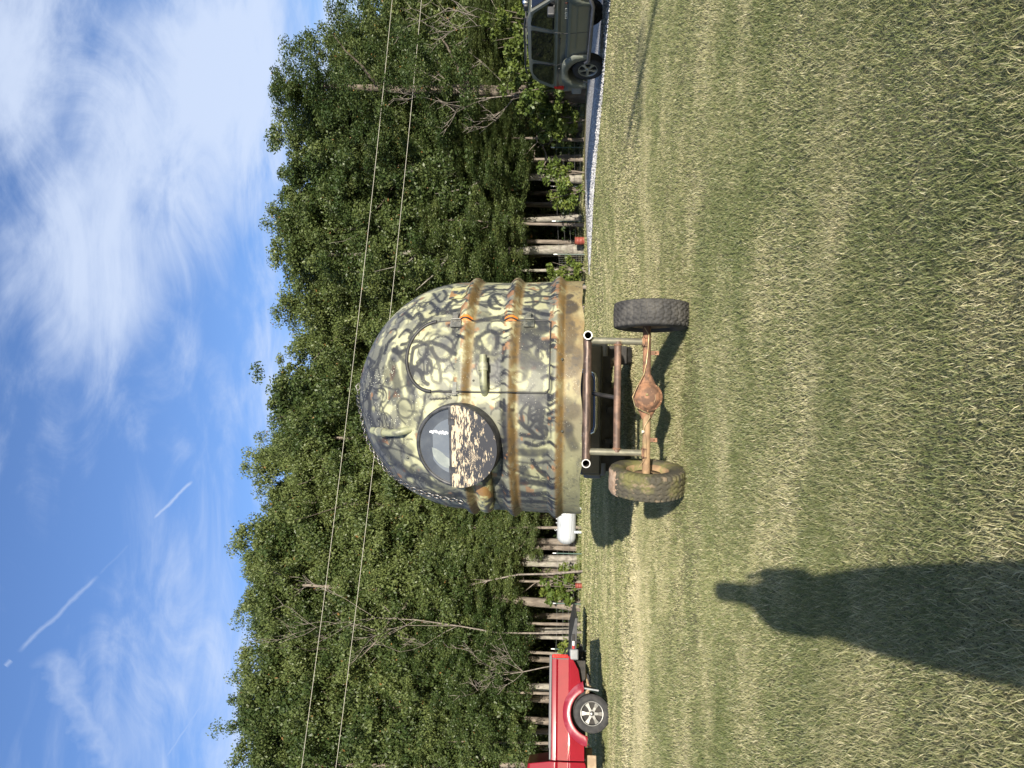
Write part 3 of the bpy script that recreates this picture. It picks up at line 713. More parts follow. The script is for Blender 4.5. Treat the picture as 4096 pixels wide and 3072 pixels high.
# ---- round window: drum, glass upper half, plywood flap lower half
wt, ws = hit(1838, 1776); nW = Vector((-.20, -.955, .155)).normalized()
wc = Vector(spos(wt, ws)) + nW * .12
wy = (Vector((0, 0, 1)) - nW * nW.z).normalized(); wx = wy.cross(nW)
WM = Matrix(((wx.x, wy.x, nW.x, wc.x), (wx.y, wy.y, nW.y, wc.y), (wx.z, wy.z, nW.z, wc.z), (0, 0, 0, 1)))
WR = .468
win = link('round_window', None, dome); win.matrix_local = WM
tag(win, 'big round window, dark glass above, peeling black plywood flap below')
DRUM = mat('black_drum', (.020, .021, .024), (.045, .046, .05), scale=12, rough=.5)
mb = MB(); mb.lathe([(WR - .03, .0), (WR + .004, .0), (WR + .012, -.012), (WR + .012, -.42), (WR - .03, -.42)], (0, 0, 0), (0, 0, 1), 72, close=True); mb.build('drum', DRUM, win)
m_g, n, l, b = nt_new('dark_grey_glass'); t = n.new('ShaderNodeTexCoord')  # mottled dark grey pane
l.new(mix(n, l, ramp(n, l, noise(n, l, t.outputs['Object'], 4, 4), .4, .65), (.055, .061, .070), (.075, .083, .092)), b.inputs['Base Color']); setin(b, 'Roughness', .16); setin(b, 'Specular IOR Level', .6)
m_g2, n, l, b = nt_new('mid_grey_glass'); t = n.new('ShaderNodeTexCoord')  # same mottling in a lighter grey
l.new(mix(n, l, ramp(n, l, noise(n, l, t.outputs['Object'], 3, 4), .4, .65), (.11, .125, .145), (.14, .155, .17)), b.inputs['Base Color']); setin(b, 'Roughness', .2); setin(b, 'Specular IOR Level', .6)
def halfdisc(mb, r, z0, z1, top, y0=.0, n=40, x_cut=None):
    pts = [(r * math.cos(math.pi * k / n), y0 + (r * math.sin(math.pi * k / n)) * (1 if top else -1) * math.sqrt(max(0, 1 - 0 * y0))) for k in range(n + 1)]
    vs = [(x, y, z0) for x, y in pts] + [(x, y, z1) for x, y in pts]; k = n + 1
    mb.add(vs, [tuple(range(k)), tuple(range(2 * k - 1, k - 1, -1))] + [(i, i + k, (i + 1) % k + k, (i + 1) % k) for i in range(k)], 0, False)
YM = .055                                        # the flap hinges a little above the middle
def segdisc(mb, r, z0, z1, ya, yb, n=48):        # slice of a disc between two heights
    pts = []
    ta, tb = math.asin(max(-1, min(1, ya / r))), math.asin(max(-1, min(1, yb / r)))
    for k in range(n + 1): t = ta + (tb - ta) * k / n; pts.append((r * math.cos(t), r * math.sin(t)))
    for k in range(n + 1): t = tb + (ta - tb) * k / n; pts.append((-r * math.cos(t), r * math.sin(t)))
    qn = len(pts); vs = [(x, y, z0) for x, y in pts] + [(x, y, z1) for x, y in pts]
    mb.add(vs, [tuple(range(qn)), tuple(range(2 * qn - 1, qn - 1, -1))] + [(i, i + qn, (i + 1) % qn + qn, (i + 1) % qn) for i in range(qn)], 0, False)
mb = MB(); segdisc(mb, WR - .025, -.022, -.014, YM + .02, WR - .026); gl = mb.build('window_glass', m_g, win)
mb = MB(); segdisc(mb, WR * .70, -.0135, -.010, YM + .03, WR * .60); mb.build('inner_pane', m_g2, gl)
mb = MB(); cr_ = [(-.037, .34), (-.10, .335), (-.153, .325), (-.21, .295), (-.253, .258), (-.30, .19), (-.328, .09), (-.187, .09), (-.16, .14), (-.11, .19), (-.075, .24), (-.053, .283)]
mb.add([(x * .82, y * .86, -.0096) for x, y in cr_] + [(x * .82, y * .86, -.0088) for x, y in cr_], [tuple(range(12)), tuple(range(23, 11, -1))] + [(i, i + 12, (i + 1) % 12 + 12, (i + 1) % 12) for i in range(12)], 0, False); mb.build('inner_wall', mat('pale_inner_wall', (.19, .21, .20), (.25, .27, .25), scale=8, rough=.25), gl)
mb = MB(); rw = random.Random(3)
for k in range(16):
    x = .155 + rw.uniform(-.012, .012); y = YM + .05 + k * .0135; mb.box((x, y, -.008), (rw.uniform(.012, .03), .018, .002), Matrix.Rotation(rw.uniform(-.3, .3), 3, 'Z'))
WHITE = mat('fleck_white', (.78, .79, .80), rough=.6); mb.build('white_flecks', WHITE, gl)  # broken column of small white pieces on the glass
mb = MB(); mb.box((0, YM + .012, -.004), (WR * 1.94, .030, .022)); mb.build('middle_bar', DRUM, win, bevel=.003)
def mat_flap():
    m, n, l, b = nt_new('peeling_plywood'); t = n.new('ShaderNodeTexCoord'); mp_ = n.new('ShaderNodeMapping'); mp_.inputs['Scale'].default_value = (7, 46, 1); l.new(t.outputs['Object'], mp_.inputs[0])
    mpb = n.new('ShaderNodeMapping'); mpb.inputs['Scale'].default_value = (4.5, 11, 1); l.new(t.outputs['Object'], mpb.inputs[0])
    sx = n.new('ShaderNodeSeparateXYZ'); l.new(t.outputs['Object'], sx.inputs[0])
    g = noise(n, l, mp_.outputs[0], 1.6, 7, .72, .25); g2 = noise(n, l, mpb.outputs[0], 1.5, 6, .65)
    edge = mth(n, l, 'MULTIPLY', mth(n, l, 'ADD', sx.outputs[1], .30), .25)           # peels most along its top edge
    f = mth(n, l, 'ADD', mth(n, l, 'ADD', mth(n, l, 'MULTIPLY', g, .62), mth(n, l, 'MULTIPLY', g2, .62)), edge)
    # two knots with ring grain
    for kx, ky, kr in ((-.10, -.20, .075), (.045, -.165, .05)):
        d = n.new('ShaderNodeVectorMath'); d.operation = 'DISTANCE'; l.new(t.outputs['Object'], d.inputs[0]); d.inputs[1].default_value = (kx, ky, .012)
        near = mth(n, l, 'SUBTRACT', 1.0, mth(n, l, 'DIVIDE', d.outputs['Value'], kr), clamp=True)
        rings_ = mth(n, l, 'SINE', mth(n, l, 'ADD', mth(n, l, 'MULTIPLY', d.outputs['Value'], 420.0), mth(n, l, 'MULTIPLY', g2, 5.0)))
        f = mth(n, l, 'ADD', f, mth(n, l, 'MULTIPLY', mth(n, l, 'MULTIPLY', near, rings_), .22))
    pk = ramp(n, l, f, .675, .70)
    c = mix(n, l, pk, (.020, .021, .027), (.47, .385, .265)); l.new(c, b.inputs['Base Color']); setin(b, 'Roughness', .6); bump(n, l, b, pk, -.4, .003)
    return m
mb = MB(); segdisc(mb, WR + .008, -.008, .016, -WR - .0079, YM - .005); tag(mb.build('plywood_flap', mat_flap(), win), 'plywood flap with black paint peeling off pale wood')
for hx in (.29, -.27):
    mb = MB(); mb.box((hx, YM + .012, .012), (.075, .035, .006)); mb.box((hx, YM - .028, .021), (.075, .040, .006)); mb.tube([(hx - .038, YM - .006, .018), (hx + .038, YM - .006, .018)], .007, 8); mb.build('flap_hinge', DRUM, win)
# small fittings on the wall
for (cx, cy) in ((1280, 585), (1280, 1020), (745, 712), (345, 1180)):
    t_, s_ = hit(*c1(cx, cy)); Fm = sframe(t_, s_, .0); mb = MB(); mb.lathe([(.001, .02), (.012, .018), (.016, .0), (.016, -.01)], (0, 0, 0), (0, 0, 1), 10); o = mb.build('bolt_head', OLDSTEEL, dome); o.matrix_local = Fm
# raised patch plate high on the right
t_, s_ = hit(*c1(665, 175)); mb = MB(); Nn = 8
pv = spos(np.linspace(t_ - .11, t_ + .11, Nn)[None], np.linspace(s_ - .10, s_ + .12, Nn)[:, None], .012); ipx = np.arange(64).reshape(8, 8)
mb.add(pv.reshape(-1, 3), np.stack([ipx[:-1, :-1], ipx[:-1, 1:], ipx[1:, 1:], ipx[1:, :-1]], -1).reshape(-1, 4).tolist()); o = mb.build('patch_plate', SHELL2, dome)

# ---- chain lying over the dome
CH = [(52, 775), (46, 800), (58, 850), (68, 905), (78, 965), (102, 1050), (132, 1120), (168, 1180), (220, 1248), (292, 1305), (372, 1352), (460, 1388), (560, 1416), (640, 1430), (690, 1434)]
def chp(cx, cy):
    px, py = c1(cx, cy); h_ = hit(px, py)
    if h_: return DM @ Vector(spos(h_[0], h_[1], .028))
    r_ = ray(px, py); best = None
    for d in np.linspace(8.4, 10.4, 120):
        p = DMI @ (CAM + r_ * d); q_ = Vector((p.x, p.y, max(0, p.z - HC))).length
        if best is None or q_ < best[0]: best = (q_, d)
    return CAM + r_ * best[1]
cp = [chp(*p) for p in CH]
dense = []
for i in range(len(cp) - 1):
    L_ = (cp[i + 1] - cp[i]).length
    for t in np.linspace(0, 1, max(2, int(L_ / .005)), endpoint=False): dense.append(cp[i].lerp(cp[i + 1], float(t)))
CHAIN = mat('chain_steel', (.20, .20, .20), (.10, .085, .07), scale=30, rough=.35, metal=.9)
mb = MB(); torus(mb, Matrix.Identity(4), .034, .019, .0054, 14, 6); lm = mb.mesh('chain_link'); lm.materials.append(CHAIN)
ct = thing('chain', 'long steel chain draped down the left side of the camouflaged dome', 'chain', tuple(dense[0]))
acc = 0; last = dense[0]; k = 0; C0 = DM @ Vector((0, 0, HC))
for i in range(1, len(dense)):
    acc += (dense[i] - last).length; last = dense[i]
    if acc >= .050:
        acc = 0; tg = (dense[i] - dense[i - 3]).normalized(); nr = (dense[i] - C0).normalized(); nr = (nr - tg * nr.dot(tg)).normalized()
        if k % 2: nr = nr.cross(tg)
        x = tg.cross(nr); o = link('link', lm, ct); p = dense[i] - dense[0]
        o.matrix_local = Matrix(((x.x, tg.x, nr.x, p.x), (x.y, tg.y, nr.y, p.y), (x.z, tg.z, nr.z, p.z), (0, 0, 0, 1))); k += 1
mb = MB(); e0 = DM.inverted() @ dense[0]
mb.tube([Vector((0, 0, 0)), Vector((.06, -.02, .02)), Vector((.10, .0, -.01)), Vector((.04, .02, -.03)), Vector((0, 0, 0))], .011, 8); mb.build('shackle', STEEL, ct)

# ---- axle frame under the near edge
PIPE = mat('brown_steel_pipe', (.075, .055, .047), (.16, .11, .088), scale=7, rough=.42, metal=.55, stretch=(1, 3, 3), c3=(.33, .28, .24), scale3=22, lo3=.60, hi3=.75)
RUSTP = mat('rusty_pipe', (.10, .065, .05), (.20, .122, .086), scale=9, rough=.6, metal=.25)
GALV = mat('galvanised_pipe', (.36, .35, .28), (.48, .46, .37), scale=8, rough=.34, metal=.75, c3=(.40, .33, .20), scale3=12, lo3=.58, hi3=.72)
CUT = mat('bright_cut_steel', (.38, .38, .37), rough=.4, metal=.6)
RUST = mat('axle_rust', (.105, .058, .036), (.25, .128, .07), scale=11, rough=.8, c3=(.42, .24, .13), scale3=40, lo3=.62, hi3=.72, bmp=.5, bs=60, bd=.005)
RUSTD = mat('axle_rust_dull', (.20, .13, .075), (.30, .20, .11), scale=8, rough=.8, c3=(.16, .15, .06), scale3=5, lo3=.5, hi3=.65, bmp=.4, bs=50)
DARKIN = mat('pipe_bore', (.02, .018, .016), rough=.8)
fr = thing('axle_frame', 'bare rusty rear axle with two wheels carrying a pipe frame under the dome', 'axle frame', (0, 7.94, 0))
def L_(p): return Vector(p) - Vector((0, 7.94, 0))
eR, eL = P(2352, 1341, 7.80), P(2344, 1854, 7.80)
for e in (eR, eL):
    mb = MB(); e2 = e + Vector((0, 3.1, -3.1 * math.tan(TAU))); mb.pipe(L_(e), L_(e2), .047, .037, 28, 0, 1)
    o = mb.build('rail', [PIPE, DARKIN], fr)
    mb = MB(); mb.lathe([(.0375, 0), (.0475, 0), (.0475, .004), (.0375, .004)], L_(e) + Vector((0, -.0035, 0)), (0, 1, -.02), 28, close=True, smooth=False); mb.build('cut_end', CUT, o)
cR, cL = eR + Vector((-.043, .095, -.004)), eL + Vector((.043, .095, -.004))
mb = MB(); mb.tube([L_(cR), L_(cL)], .046, 24); mb.build('cross_pipe', PIPE, fr)
AX = P(2590, 1590, 7.94); ax_z = AX.z
pR0, pR1 = P(2362, 1362, 7.90), P(2570, 1367, 7.93); pL0, pL1 = P(2356, 1806, 7.90), P(2566, 1812, 7.93)
for a, b_ in ((pR0, pR1), (pL0, pL1)):
    mb = MB(); mb.tube([L_(a), L_(b_)], .037, 20); o = mb.build('post', GALV, fr)
    mb = MB(); mb.lathe([(.036, -.006), (.046, .0), (.036, .008)], L_(b_) + Vector((0, 0, .003)), (0, 0, 1), 18); mb.build('weld_bead', RUSTD, o)
    mb = MB(); mb.box(L_(b_) + Vector((0, 0, -.010)), (.105, .10, .02)); mb.box(L_(b_) + Vector((.046, 0, -.03)), (.012, .10, .04)); mb.box(L_(b_) + Vector((-.046, 0, -.03)), (.012, .10, .04)); mb.build('spring_perch', RUST, fr)
rR, rL = P(2472, 1366, 7.91), P(2466, 1808, 7.91)
mb = MB(); mb.tube([L_(rR), L_(rL)], .0385, 22); rung = mb.build('rung', RUSTP, fr)
for e, t in ((rR, (rL - rR).normalized()), (rL, (rR - rL).normalized())):
    mb = MB(); mb.lathe([(.037, .028), (.050, .036), (.037, .050)], L_(e), t, 18); mb.build('weld_bead', RUST, rung)
mb = MB(); mb.tube([L_(P(2372, 1574, 8.1)), L_(P(2462, 1590, 7.95))], .024, 14); mb.build('brace', mat('black_pipe', (.018, .018, .02), (.06, .055, .05), rough=.3, metal=.5), fr)
# axle housing
aR, aL = P(2588, 1275, 7.94), P(2584, 1905, 7.94); axd = (aL - aR).normalized()
aM = P(2587, 1588, 7.94)
mb = MB(); mb.tube([L_(aR), L_(aM)], .043, 20); mb.build('axle_tube', RUST, fr)
mb = MB(); mb.tube([L_(aM), L_(aL)], .043, 20); mb.build('axle_tube', RUSTD, fr)
mb = MB()                                        # banjo housing: tube swelling to the round centre
mb.lathe([(.044, -.245), (.052, -.235), (.070, -.19), (.118, -.10), (.150, -.04), (.156, 0), (.150, .04), (.118, .10), (.070, .19), (.052, .235), (.044, .245)], (0, 0, 0), (1, 0, 0), 28)
dh = mb.build('differential_housing', RUST, fr, tuple(L_(aM))); dh.scale = (1, .62, 1.02)
mb = MB(); ang = [2 * math.pi * k / 10 for k in range(10)]
mb.lathe([(.001, -.155), (.05, -.152), (.10, -.138), (.128, -.112), (.140, -.085), (.160, -.080), (.162, -.070), (.10, -.05)], (0, 0, 0), (0, 1, 0), 40)
dc = mb.build('differential_cover', RUST, fr, tuple(L_(aM + Vector((0, .005, 0)))))
for t in ang:
    mb = MB(); mb.lathe([(.001, -.012), (.008, -.012), (.009, 0)], (0, 0, 0), (0, 1, 0), 6, smooth=False); mb.build('bolt', RUST, dc, (math.cos(t) * .150, -.081, math.sin(t) * .150))
mb = MB(); mb.box((.03, -.163, .02), (.024, .02, .024)); mb.build('plug', RUSTD, dc, bevel=.003)
mb = MB(); mb.tube([(-.055, -.145, -.06), (-.02, -.155, -.075), (.03, -.152, -.07)], .006, 6); mb.build('cover_rib', RUSTD, dc)
for px, py in ((2620, 1412), (2613, 1760)):
    p = P(px, py, 7.93); mb = MB(); mb.box((0, 0, 0), (.045, .012, .085)); mb.box((0, .03, .03), (.045, .06, .012)); mb.lathe([(.010, -.009), (.010, -.006), (.001, -.006)], (0, 0, -.008), (0, 1, 0), 10); mb.build('bracket', RUST, fr, tuple(L_(p)), bevel=.002)
bl_ = [P(*c6(x, y), d) for x, y, d in ((1210, 590, 7.90), (1275, 700, 7.89), (1262, 900, 7.89), (1240, 1100, 7.89), (1200, 1280, 7.88), (1090, 1480, 7.82), (1040, 1600, 7.80))] + [P(*c7(x, y), d) for x, y, d in ((1030, 130, 7.80), (1070, 280, 7.82), (1190, 350, 7.85), (1275, 385, 7.86), (1290, 440, 7.87), (1210, 570, 7.885), (1195, 640, 7.885))]
mb = MB(); mb.tube([L_(p) for p in bl_], .0052, 8); mb.build('brake_line', mat('brass_line', (.34, .26, .13), (.46, .38, .22), scale=20, rough=.4, metal=.5), fr)
mb = MB(); mb.tube([L_(P(*c7(x, y), 7.888)) for x, y in ((1200, 650), (1232, 740), (1236, 1030), (1180, 1110), (1115, 1190))], .0045, 8); mb.build('brake_line', RUSTD, fr)
mb = MB(); mb.ball((0, 0, 0), .017, 8, 6); mb.box((.0, -.01, .012), (.03, .012, .012)); mb.build('line_clip', mat('pale_clip', (.5, .45, .36), rough=.6), fr, tuple(L_(P(*c7(1190, 650), 7.885))))

# tyres: the tread is cut into the mesh
def tyre_mesh(name, Rd, W, pattern, seed=0, mossy=False):
    NA, prof_ = 240, []
    for t in np.linspace(-1, 1, 31): prof_.append((Rd - .012 * abs(t) ** 3 - (.02 if abs(t) > .97 else 0), t * W / 2, True))
    rim = Rd * .56
    side = [(Rd - .045, W / 2 + .002), (Rd - .09, W / 2 + .010), (Rd * .66, W / 2 + .004), (rim + .02, W / 2 - .010), (rim, W / 2 - .03), (rim - .01, W / 2 - .06)]
    full = [(r, -h, False) for r, h in side[::-1]] + prof_ + [(r, h, False) for r, h in side]
    m_ = len(full); vs = np.zeros((NA, m_, 3))
    for k in range(NA):
        a = 2 * math.pi * k / NA
        for i, (r, h, tr) in enumerate(full):
            g = 0
            if tr: g = pattern(k / NA, h / (W / 2))
            rr = r - g; vs[k, i] = (h, math.cos(a) * rr, math.sin(a) * rr)
    ix = np.arange(NA * m_).reshape(NA, m_); nx_ = np.roll(ix, -1, 0)
    me = fast_mesh(name, vs.reshape(-1, 3), quads=np.stack([ix[:, :-1], nx_[:, :-1], nx_[:, 1:], ix[:, 1:]], -1).reshape(-1, 4)); soft(me); return me
def pat_a(t, h):                                 # angular blocks
    z_ = abs(((t * 30 + (.18 if abs(h) < .33 else 0)) % 1) - .5) * 2
    zig = .07 * (1 if (t * 60) % 2 < 1 else -1)
    g = .0
    for c0 in (-.62, -.2, .22, .64):
        if abs(h - c0 - zig) < .05: g = .015
    if abs((((t * 30) + .25 * h * (1 if h > 0 else -1)) % 1) - .5) > .43: g = .015
    if abs(h) > .86 and ((t * 60) % 1) < .25: g = .014
    return g
def pat_b(t, h):                                 # zigzag ribs with shoulder lugs
    zig = .10 * (abs(((t * 26) % 1) - .5) * 4 - 1)
    for c0 in (-.42, 0.0, .42):
        if abs(h - c0 - zig) < .05: return .015
    if abs(h) > .62 and (((t * 40) + .5 * abs(h)) % 1) < .28: return .019 * min(1, (abs(h) - .62) / .1)
    return 0.0
RUB_A = mat('worn_rubber', (.038, .037, .036), (.066, .063, .058), scale=5, rough=.72, spec=.3)
RUB_B = mat('mossy_rubber', (.060, .055, .042), (.115, .110, .045), scale=4, rough=.85, spec=.2, c3=(.16, .125, .085), scale3=9, lo3=.55, hi3=.65, bmp=.4, bs=50)
cRw, cLw = P(2588, 1264, 7.94), P(2579, 1918, 7.95)
RAD = .412
for c_, pat, rub, yaw, lab in ((cRw, pat_a, RUB_A, R(2), 'clean dark tyre with blocky tread'), (cLw, pat_b, RUB_B, R(-9), 'mossy weathered tyre with torn tread')):
    me = tyre_mesh('wheel', RAD, .275, pat); me.materials.append(rub)
    c_ = Vector((c_.x, c_.y, RAD + zgf(c_.x, c_.y) - .012)); w = tag(link('wheel', me, fr, tuple(L_(c_)), (0, 0, yaw)), lab)
    mb = MB(); mb.lathe([(.235, -.11), (.222, -.10), (.222, .10), (.235, .11), (.228, .112), (.20, .06), (.205, -.04), (.14, -.055), (.075, -.02), (.001, -.02)], (0, 0, 0), (1, 0, 0) if c_.x < 0 else (-1, 0, 0), 40)
    mb.lathe([(.234, .105), (.234, .095), (.17, .02), (.16, .0), (.15, .02), (.15, .07), (.06, .07)], (0, 0, 0), (1, 0, 0) if c_.x < 0 else (-1, 0, 0), 40)
    mb.build('rim', RUSTD, w)
    if pat is pat_b:                             # chunk of tread torn away at the top, bare cord
        mb = MB(); vs = []; fs = []
        for a in range(9):
            for j in range(9):
                an = R(70) + R(52) * a / 8; h = -.14 + .27 * j / 8; rr = RAD + .003 + .006 * random.random() - (.02 if a in (0, 8) or j in (0, 8) else 0); vs.append((h, math.cos(an) * rr, math.sin(an) * rr))
        for a in range(8):
            for j in range(8): fs.append((a * 9 + j, a * 9 + j + 1, a * 9 + j + 10, a * 9 + j + 9))
        mb.add(vs, fs); mb.build('torn_tread', mat('bare_cord', (.22, .15, .10), (.34, .25, .18), scale=16, rough=.9, bmp=.8, bs=60, bd=.01), w)
# ================================================================== VEHICLES
TYRE = mat('tyre_rubber', (.022, .022, .023), (.036, .035, .034), scale=9, rough=.75, spec=.3)
ALLOY = mat('silver_alloy', (.11, .11, .106), (.16, .155, .148), scale=6, rough=.35, metal=.7)
DALLOY = mat('grey_alloy', (.22, .23, .22), (.30, .30, .28), scale=6, rough=.4, metal=.7)
PLAST = mat('black_plastic', (.025, .026, .028), (.038, .039, .042), scale=6, rough=.5)
GREYP = mat('grey_plastic', (.16, .17, .18), (.20, .21, .22), scale=6, rough=.5)
UNDER = mat('underbody', (.018, .017, .016), (.03, .027, .024), scale=8, rough=.85)
CHROME = mat('chrome', (.62, .62, .62), rough=.16, metal=1.0)
TGLASS = mat('tinted_glass', (.008, .009, .011), rough=.03, spec=.8); TGLASS.node_tree.nodes['Principled BSDF'].inputs['IOR'].default_value = 1.65
REDL = mat('red_lens', (.45, .012, .012), (.55, .02, .02), scale=12, rough=.15)
DUSTY = mat('dusty_tan_part', (.30, .22, .14), (.22, .16, .10), scale=7, rough=.8)
def car_wheel(parent, loc, Rd, W, out, spokes, rim_m, rimR=.62):
    mb = MB(); ro = Rd * rimR
    pr = [(ro, -W / 2 + .02), (ro + .03, -W / 2 + .005), (Rd - .05, -W / 2), (Rd - .012, -W / 2 + .02)]
    for t in np.linspace(-.8, .8, 9): pr.append((Rd - (.010 if abs((t * 4) % 1 - .5) < .2 else 0), t * W / 2))
    pr += [(Rd - .012, W / 2 - .02), (Rd - .05, W / 2), (ro + .03, W / 2 - .005), (ro, W / 2 - .02)]
    mb.lathe(pr, (0, 0, 0), (0, 1, 0), 40); w = mb.build('wheel', TYRE, parent, loc)
    mb = MB(); s = out
    mb.lathe([(ro + .012, s * (W / 2 - .008)), (ro - .004, s * (W / 2 - .004)), (ro - .018, s * (W / 2 - .03)), (ro - .022, -s * (W / 2 - .03)), (ro + .004, -s * (W / 2 - .015))], (0, 0, 0), (0, 1, 0), 40)
    fy = s * (W / 2 - .030)
    for k in range(spokes):
        a = 2 * math.pi * (k + .5) / spokes; rt = Matrix.Rotation(-a, 3, 'Y')
        vs = []
        for (x, hw) in ((.05, .032), (ro * .55, .026), (ro - .012, .048)):
            for dz in (-hw, hw): vs.append(rt @ Vector((x, fy + s * (.012 if x < ro * .8 else .006), dz)))
            for dz in (-hw, hw): vs.append(rt @ Vector((x, fy - s * .03, dz)))
        mb.add(vs, [(0, 1, 5, 4), (4, 5, 9, 8), (0, 4, 6, 2), (4, 8, 10, 6), (1, 3, 7, 5), (5, 7, 11, 9), (2, 6, 7, 3), (6, 10, 11, 7)], 0, False)
    mb.lathe([(.001, fy + s * .022), (.034, fy + s * .020), (.058, fy + s * .006), (.07, fy - s * .03)], (0, 0, 0), (0, 1, 0), 20)
    for k in range(5): a = 2 * math.pi * k / 5; mb.ball((math.cos(a) * .050, fy + s * .012, math.sin(a) * .050), (.009, .012, .009), 6, 4)
    r = mb.build('rim', rim_m, w)
    mb = MB(); mb.lathe([(.001, fy - s * .05), (ro - .02, fy - s * .05)], (0, 0, 0), (0, 1, 0), 30); mb.build('brake_disc', UNDER, w)
    return w
def arch(cx, cz, r, a0=0, a1=180, n=14): return [(cx + r * math.cos(R(a0 + (a1 - a0) * i / n)), cz + r * math.sin(R(a0 + (a1 - a0) * i / n))) for i in range(n + 1)]
def band(poly_o, poly_i):                        # ring polygon between two outlines with equal counts -> quads on one side
    return poly_o, poly_i

# ---------------------------------------------------------------- olive SUV on the gravel drive
def mat_carpaint(name, c, c2, dust, flake=.3, rough=.30):
    m, n, l, b = nt_new(name); t = n.new('ShaderNodeTexCoord'); s = n.new('ShaderNodeSeparateXYZ'); l.new(t.outputs['Object'], s.inputs[0])
    base = mix(n, l, ramp(n, l, noise(n, l, t.outputs['Object'], 2.5, 3), .35, .65), c, c2)
    d = mth(n, l, 'MULTIPLY', ramp(n, l, mth(n, l, 'ADD', mth(n, l, 'MULTIPLY', s.outputs[2], -1.0), noise(n, l, t.outputs['Object'], 5, 5)), -.35, .25), dust[3])
    l.new(mix(n, l, d, base, dust[:3]), b.inputs['Base Color']); setin(b, 'Roughness', rough); setin(b, 'Coat Weight', .5); setin(b, 'Specular IOR Level', .12); setin(b, 'Coat Roughness', .06); setin(b, 'Metallic', flake)
    return m
OLIVE = mat_carpaint('olive_paint', (.165, .17, .142), (.18, .185, .158), (.17, .155, .125, .5))
OLIVE2 = mat('olive_trim', (.115, .125, .10), (.13, .14, .11), scale=4, rough=.45)
wp = G(2404 - 0, 265); wp = P(2402, 268, 17.15)
suv_h = R(-75.5)
def at_ground(x, y): return (x, y, zgf(x, y))
suv_org = Vector((wp.x, wp.y, 0))                # foot of the right rear wheel
hv = Vector((math.cos(suv_h), math.sin(suv_h), 0)); lv = Vector((-hv.y, hv.x, 0))
so = suv_org + hv * 1.325 + lv * .78
suv = thing('parked_suv', 'dusty olive green SUV with roof rack standing on the gravel drive', 'SUV', (so.x, so.y, zgf(wp.x, wp.y) + .012), suv_h)
SUVZ = ((.38, .855), (.62, .880), (.80, .893), (.90, .893), (1.02, .888), (1.085, .893), (1.12, .868), (1.20, .852), (1.66, .742), (1.735, .70), (1.78, .64))
def tumble(z): return float(np.interp(z, [q[0] for q in SUVZ], [q[1] for q in SUVZ]))
def fy_suv(x, z, y):
    t = tumble(z); e = 1.0
    if x < -1.75: e = 1 - (-1.75 - x) * .22
    if x > 1.6: e = 1 - (x - 1.6) * .28
    return (x, (1 if y > 0 else -1) * t * e * abs(y), z)
lower = [(-2.10, .50), (-2.18, .66), (-2.15, .86), (-2.10, 1.05), (-2.05, 1.12), (.98, 1.12), (1.95, 1.02), (2.14, .86), (2.16, .50)] + [(1.80, .44)] + [(x, z) for x, z in arch(1.325, .38, .45, 8, 172, 12)] + [(.85, .40), (-.85, .40)] + arch(-1.325, .38, .45, 8, 172, 12) + [(-1.80, .46)]
mb = MB(); mb.sliced(lower, [q[0] for q in SUVZ], fy_suv); body = mb.build('body', OLIVE, suv, bevel=.035)
green = [(-2.07, 1.115), (-2.02, 1.30), (-1.93, 1.50), (-1.78, 1.66), (-1.50, 1.735), (-.6, 1.765), (.10, 1.75), (.38, 1.68), (.98, 1.115)]
mb = MB(); mb.sliced(green, [q[0] for q in SUVZ], fy_suv); mb.build('cabin', OLIVE, suv, bevel=.04)
mb = MB(); mb.box((0, 0, .72), (3.7, 1.30, .50)); mb.box((0, 0, .48), (2.0, 1.35, .2)); mb.build('underbody', UNDER, suv)
def side_panel(name, pts, m, off=.004, sides=(-1, 1), parent=suv, fy=fy_suv, thick=.02):
    os_ = []
    for s in sides:
        n = len(pts); vs = [Vector(fy(x, z, s)) + Vector((0, s * off, 0)) for x, z in pts]; vs2 = [v - Vector((0, s * thick, 0)) for v in vs]
        mb = MB(); mb.add(vs + vs2, [tuple(range(n))] + [(i, (i + 1) % n, (i + 1) % n + n, i + n) for i in range(n)], 0, False); os_.append(mb.build(name, m, parent))
    return os_
def rounded(pts, r=.05, n=4):
    out = []
    for i, p in enumerate(pts):
        p = Vector(p); a = Vector(pts[i - 1]); b_ = Vector(pts[(i + 1) % len(pts)])
        ra = min(r, (a - p).length * .4); rb = min(r, (b_ - p).length * .4); pa = p + (a - p).normalized() * ra; pb = p + (b_ - p).normalized() * rb
        for k in range(n + 1):
            t = k / n; out.append(tuple(pa * (1 - t) ** 2 + p * 2 * t * (1 - t) + pb * t * t))
    return out
wins = [rounded([(-1.90, 1.165), (-1.18, 1.165), (-1.22, 1.66), (-1.55, 1.665), (-1.78, 1.52)], .07), rounded([(-1.08, 1.165), (-.14, 1.165), (-.14, 1.68), (-1.10, 1.68)], .06), rounded([(-.02, 1.165), (.86, 1.165), (.36, 1.62), (.05, 1.68), (-.02, 1.68)], .07)]
for q in wins: side_panel('window', q, TGLASS, .006)
ws_l, ws_h = Vector((.99, 0, 1.135)), Vector((.40, 0, 1.672))
mb = MB(); dn = (ws_h - ws_l); nn_ = Vector((-dn.z, 0, dn.x)).normalized() * -1
a_, b_, c_, d_ = [Vector((p.x, s * w, p.z)) + Vector((.66, 0, .75)).normalized() * .012 for p, s, w in ((ws_l + dn * .04, -1, .80), (ws_l + dn * .04, 1, .80), (ws_l + dn * .95, 1, .68), (ws_l + dn * .95, -1, .68))]
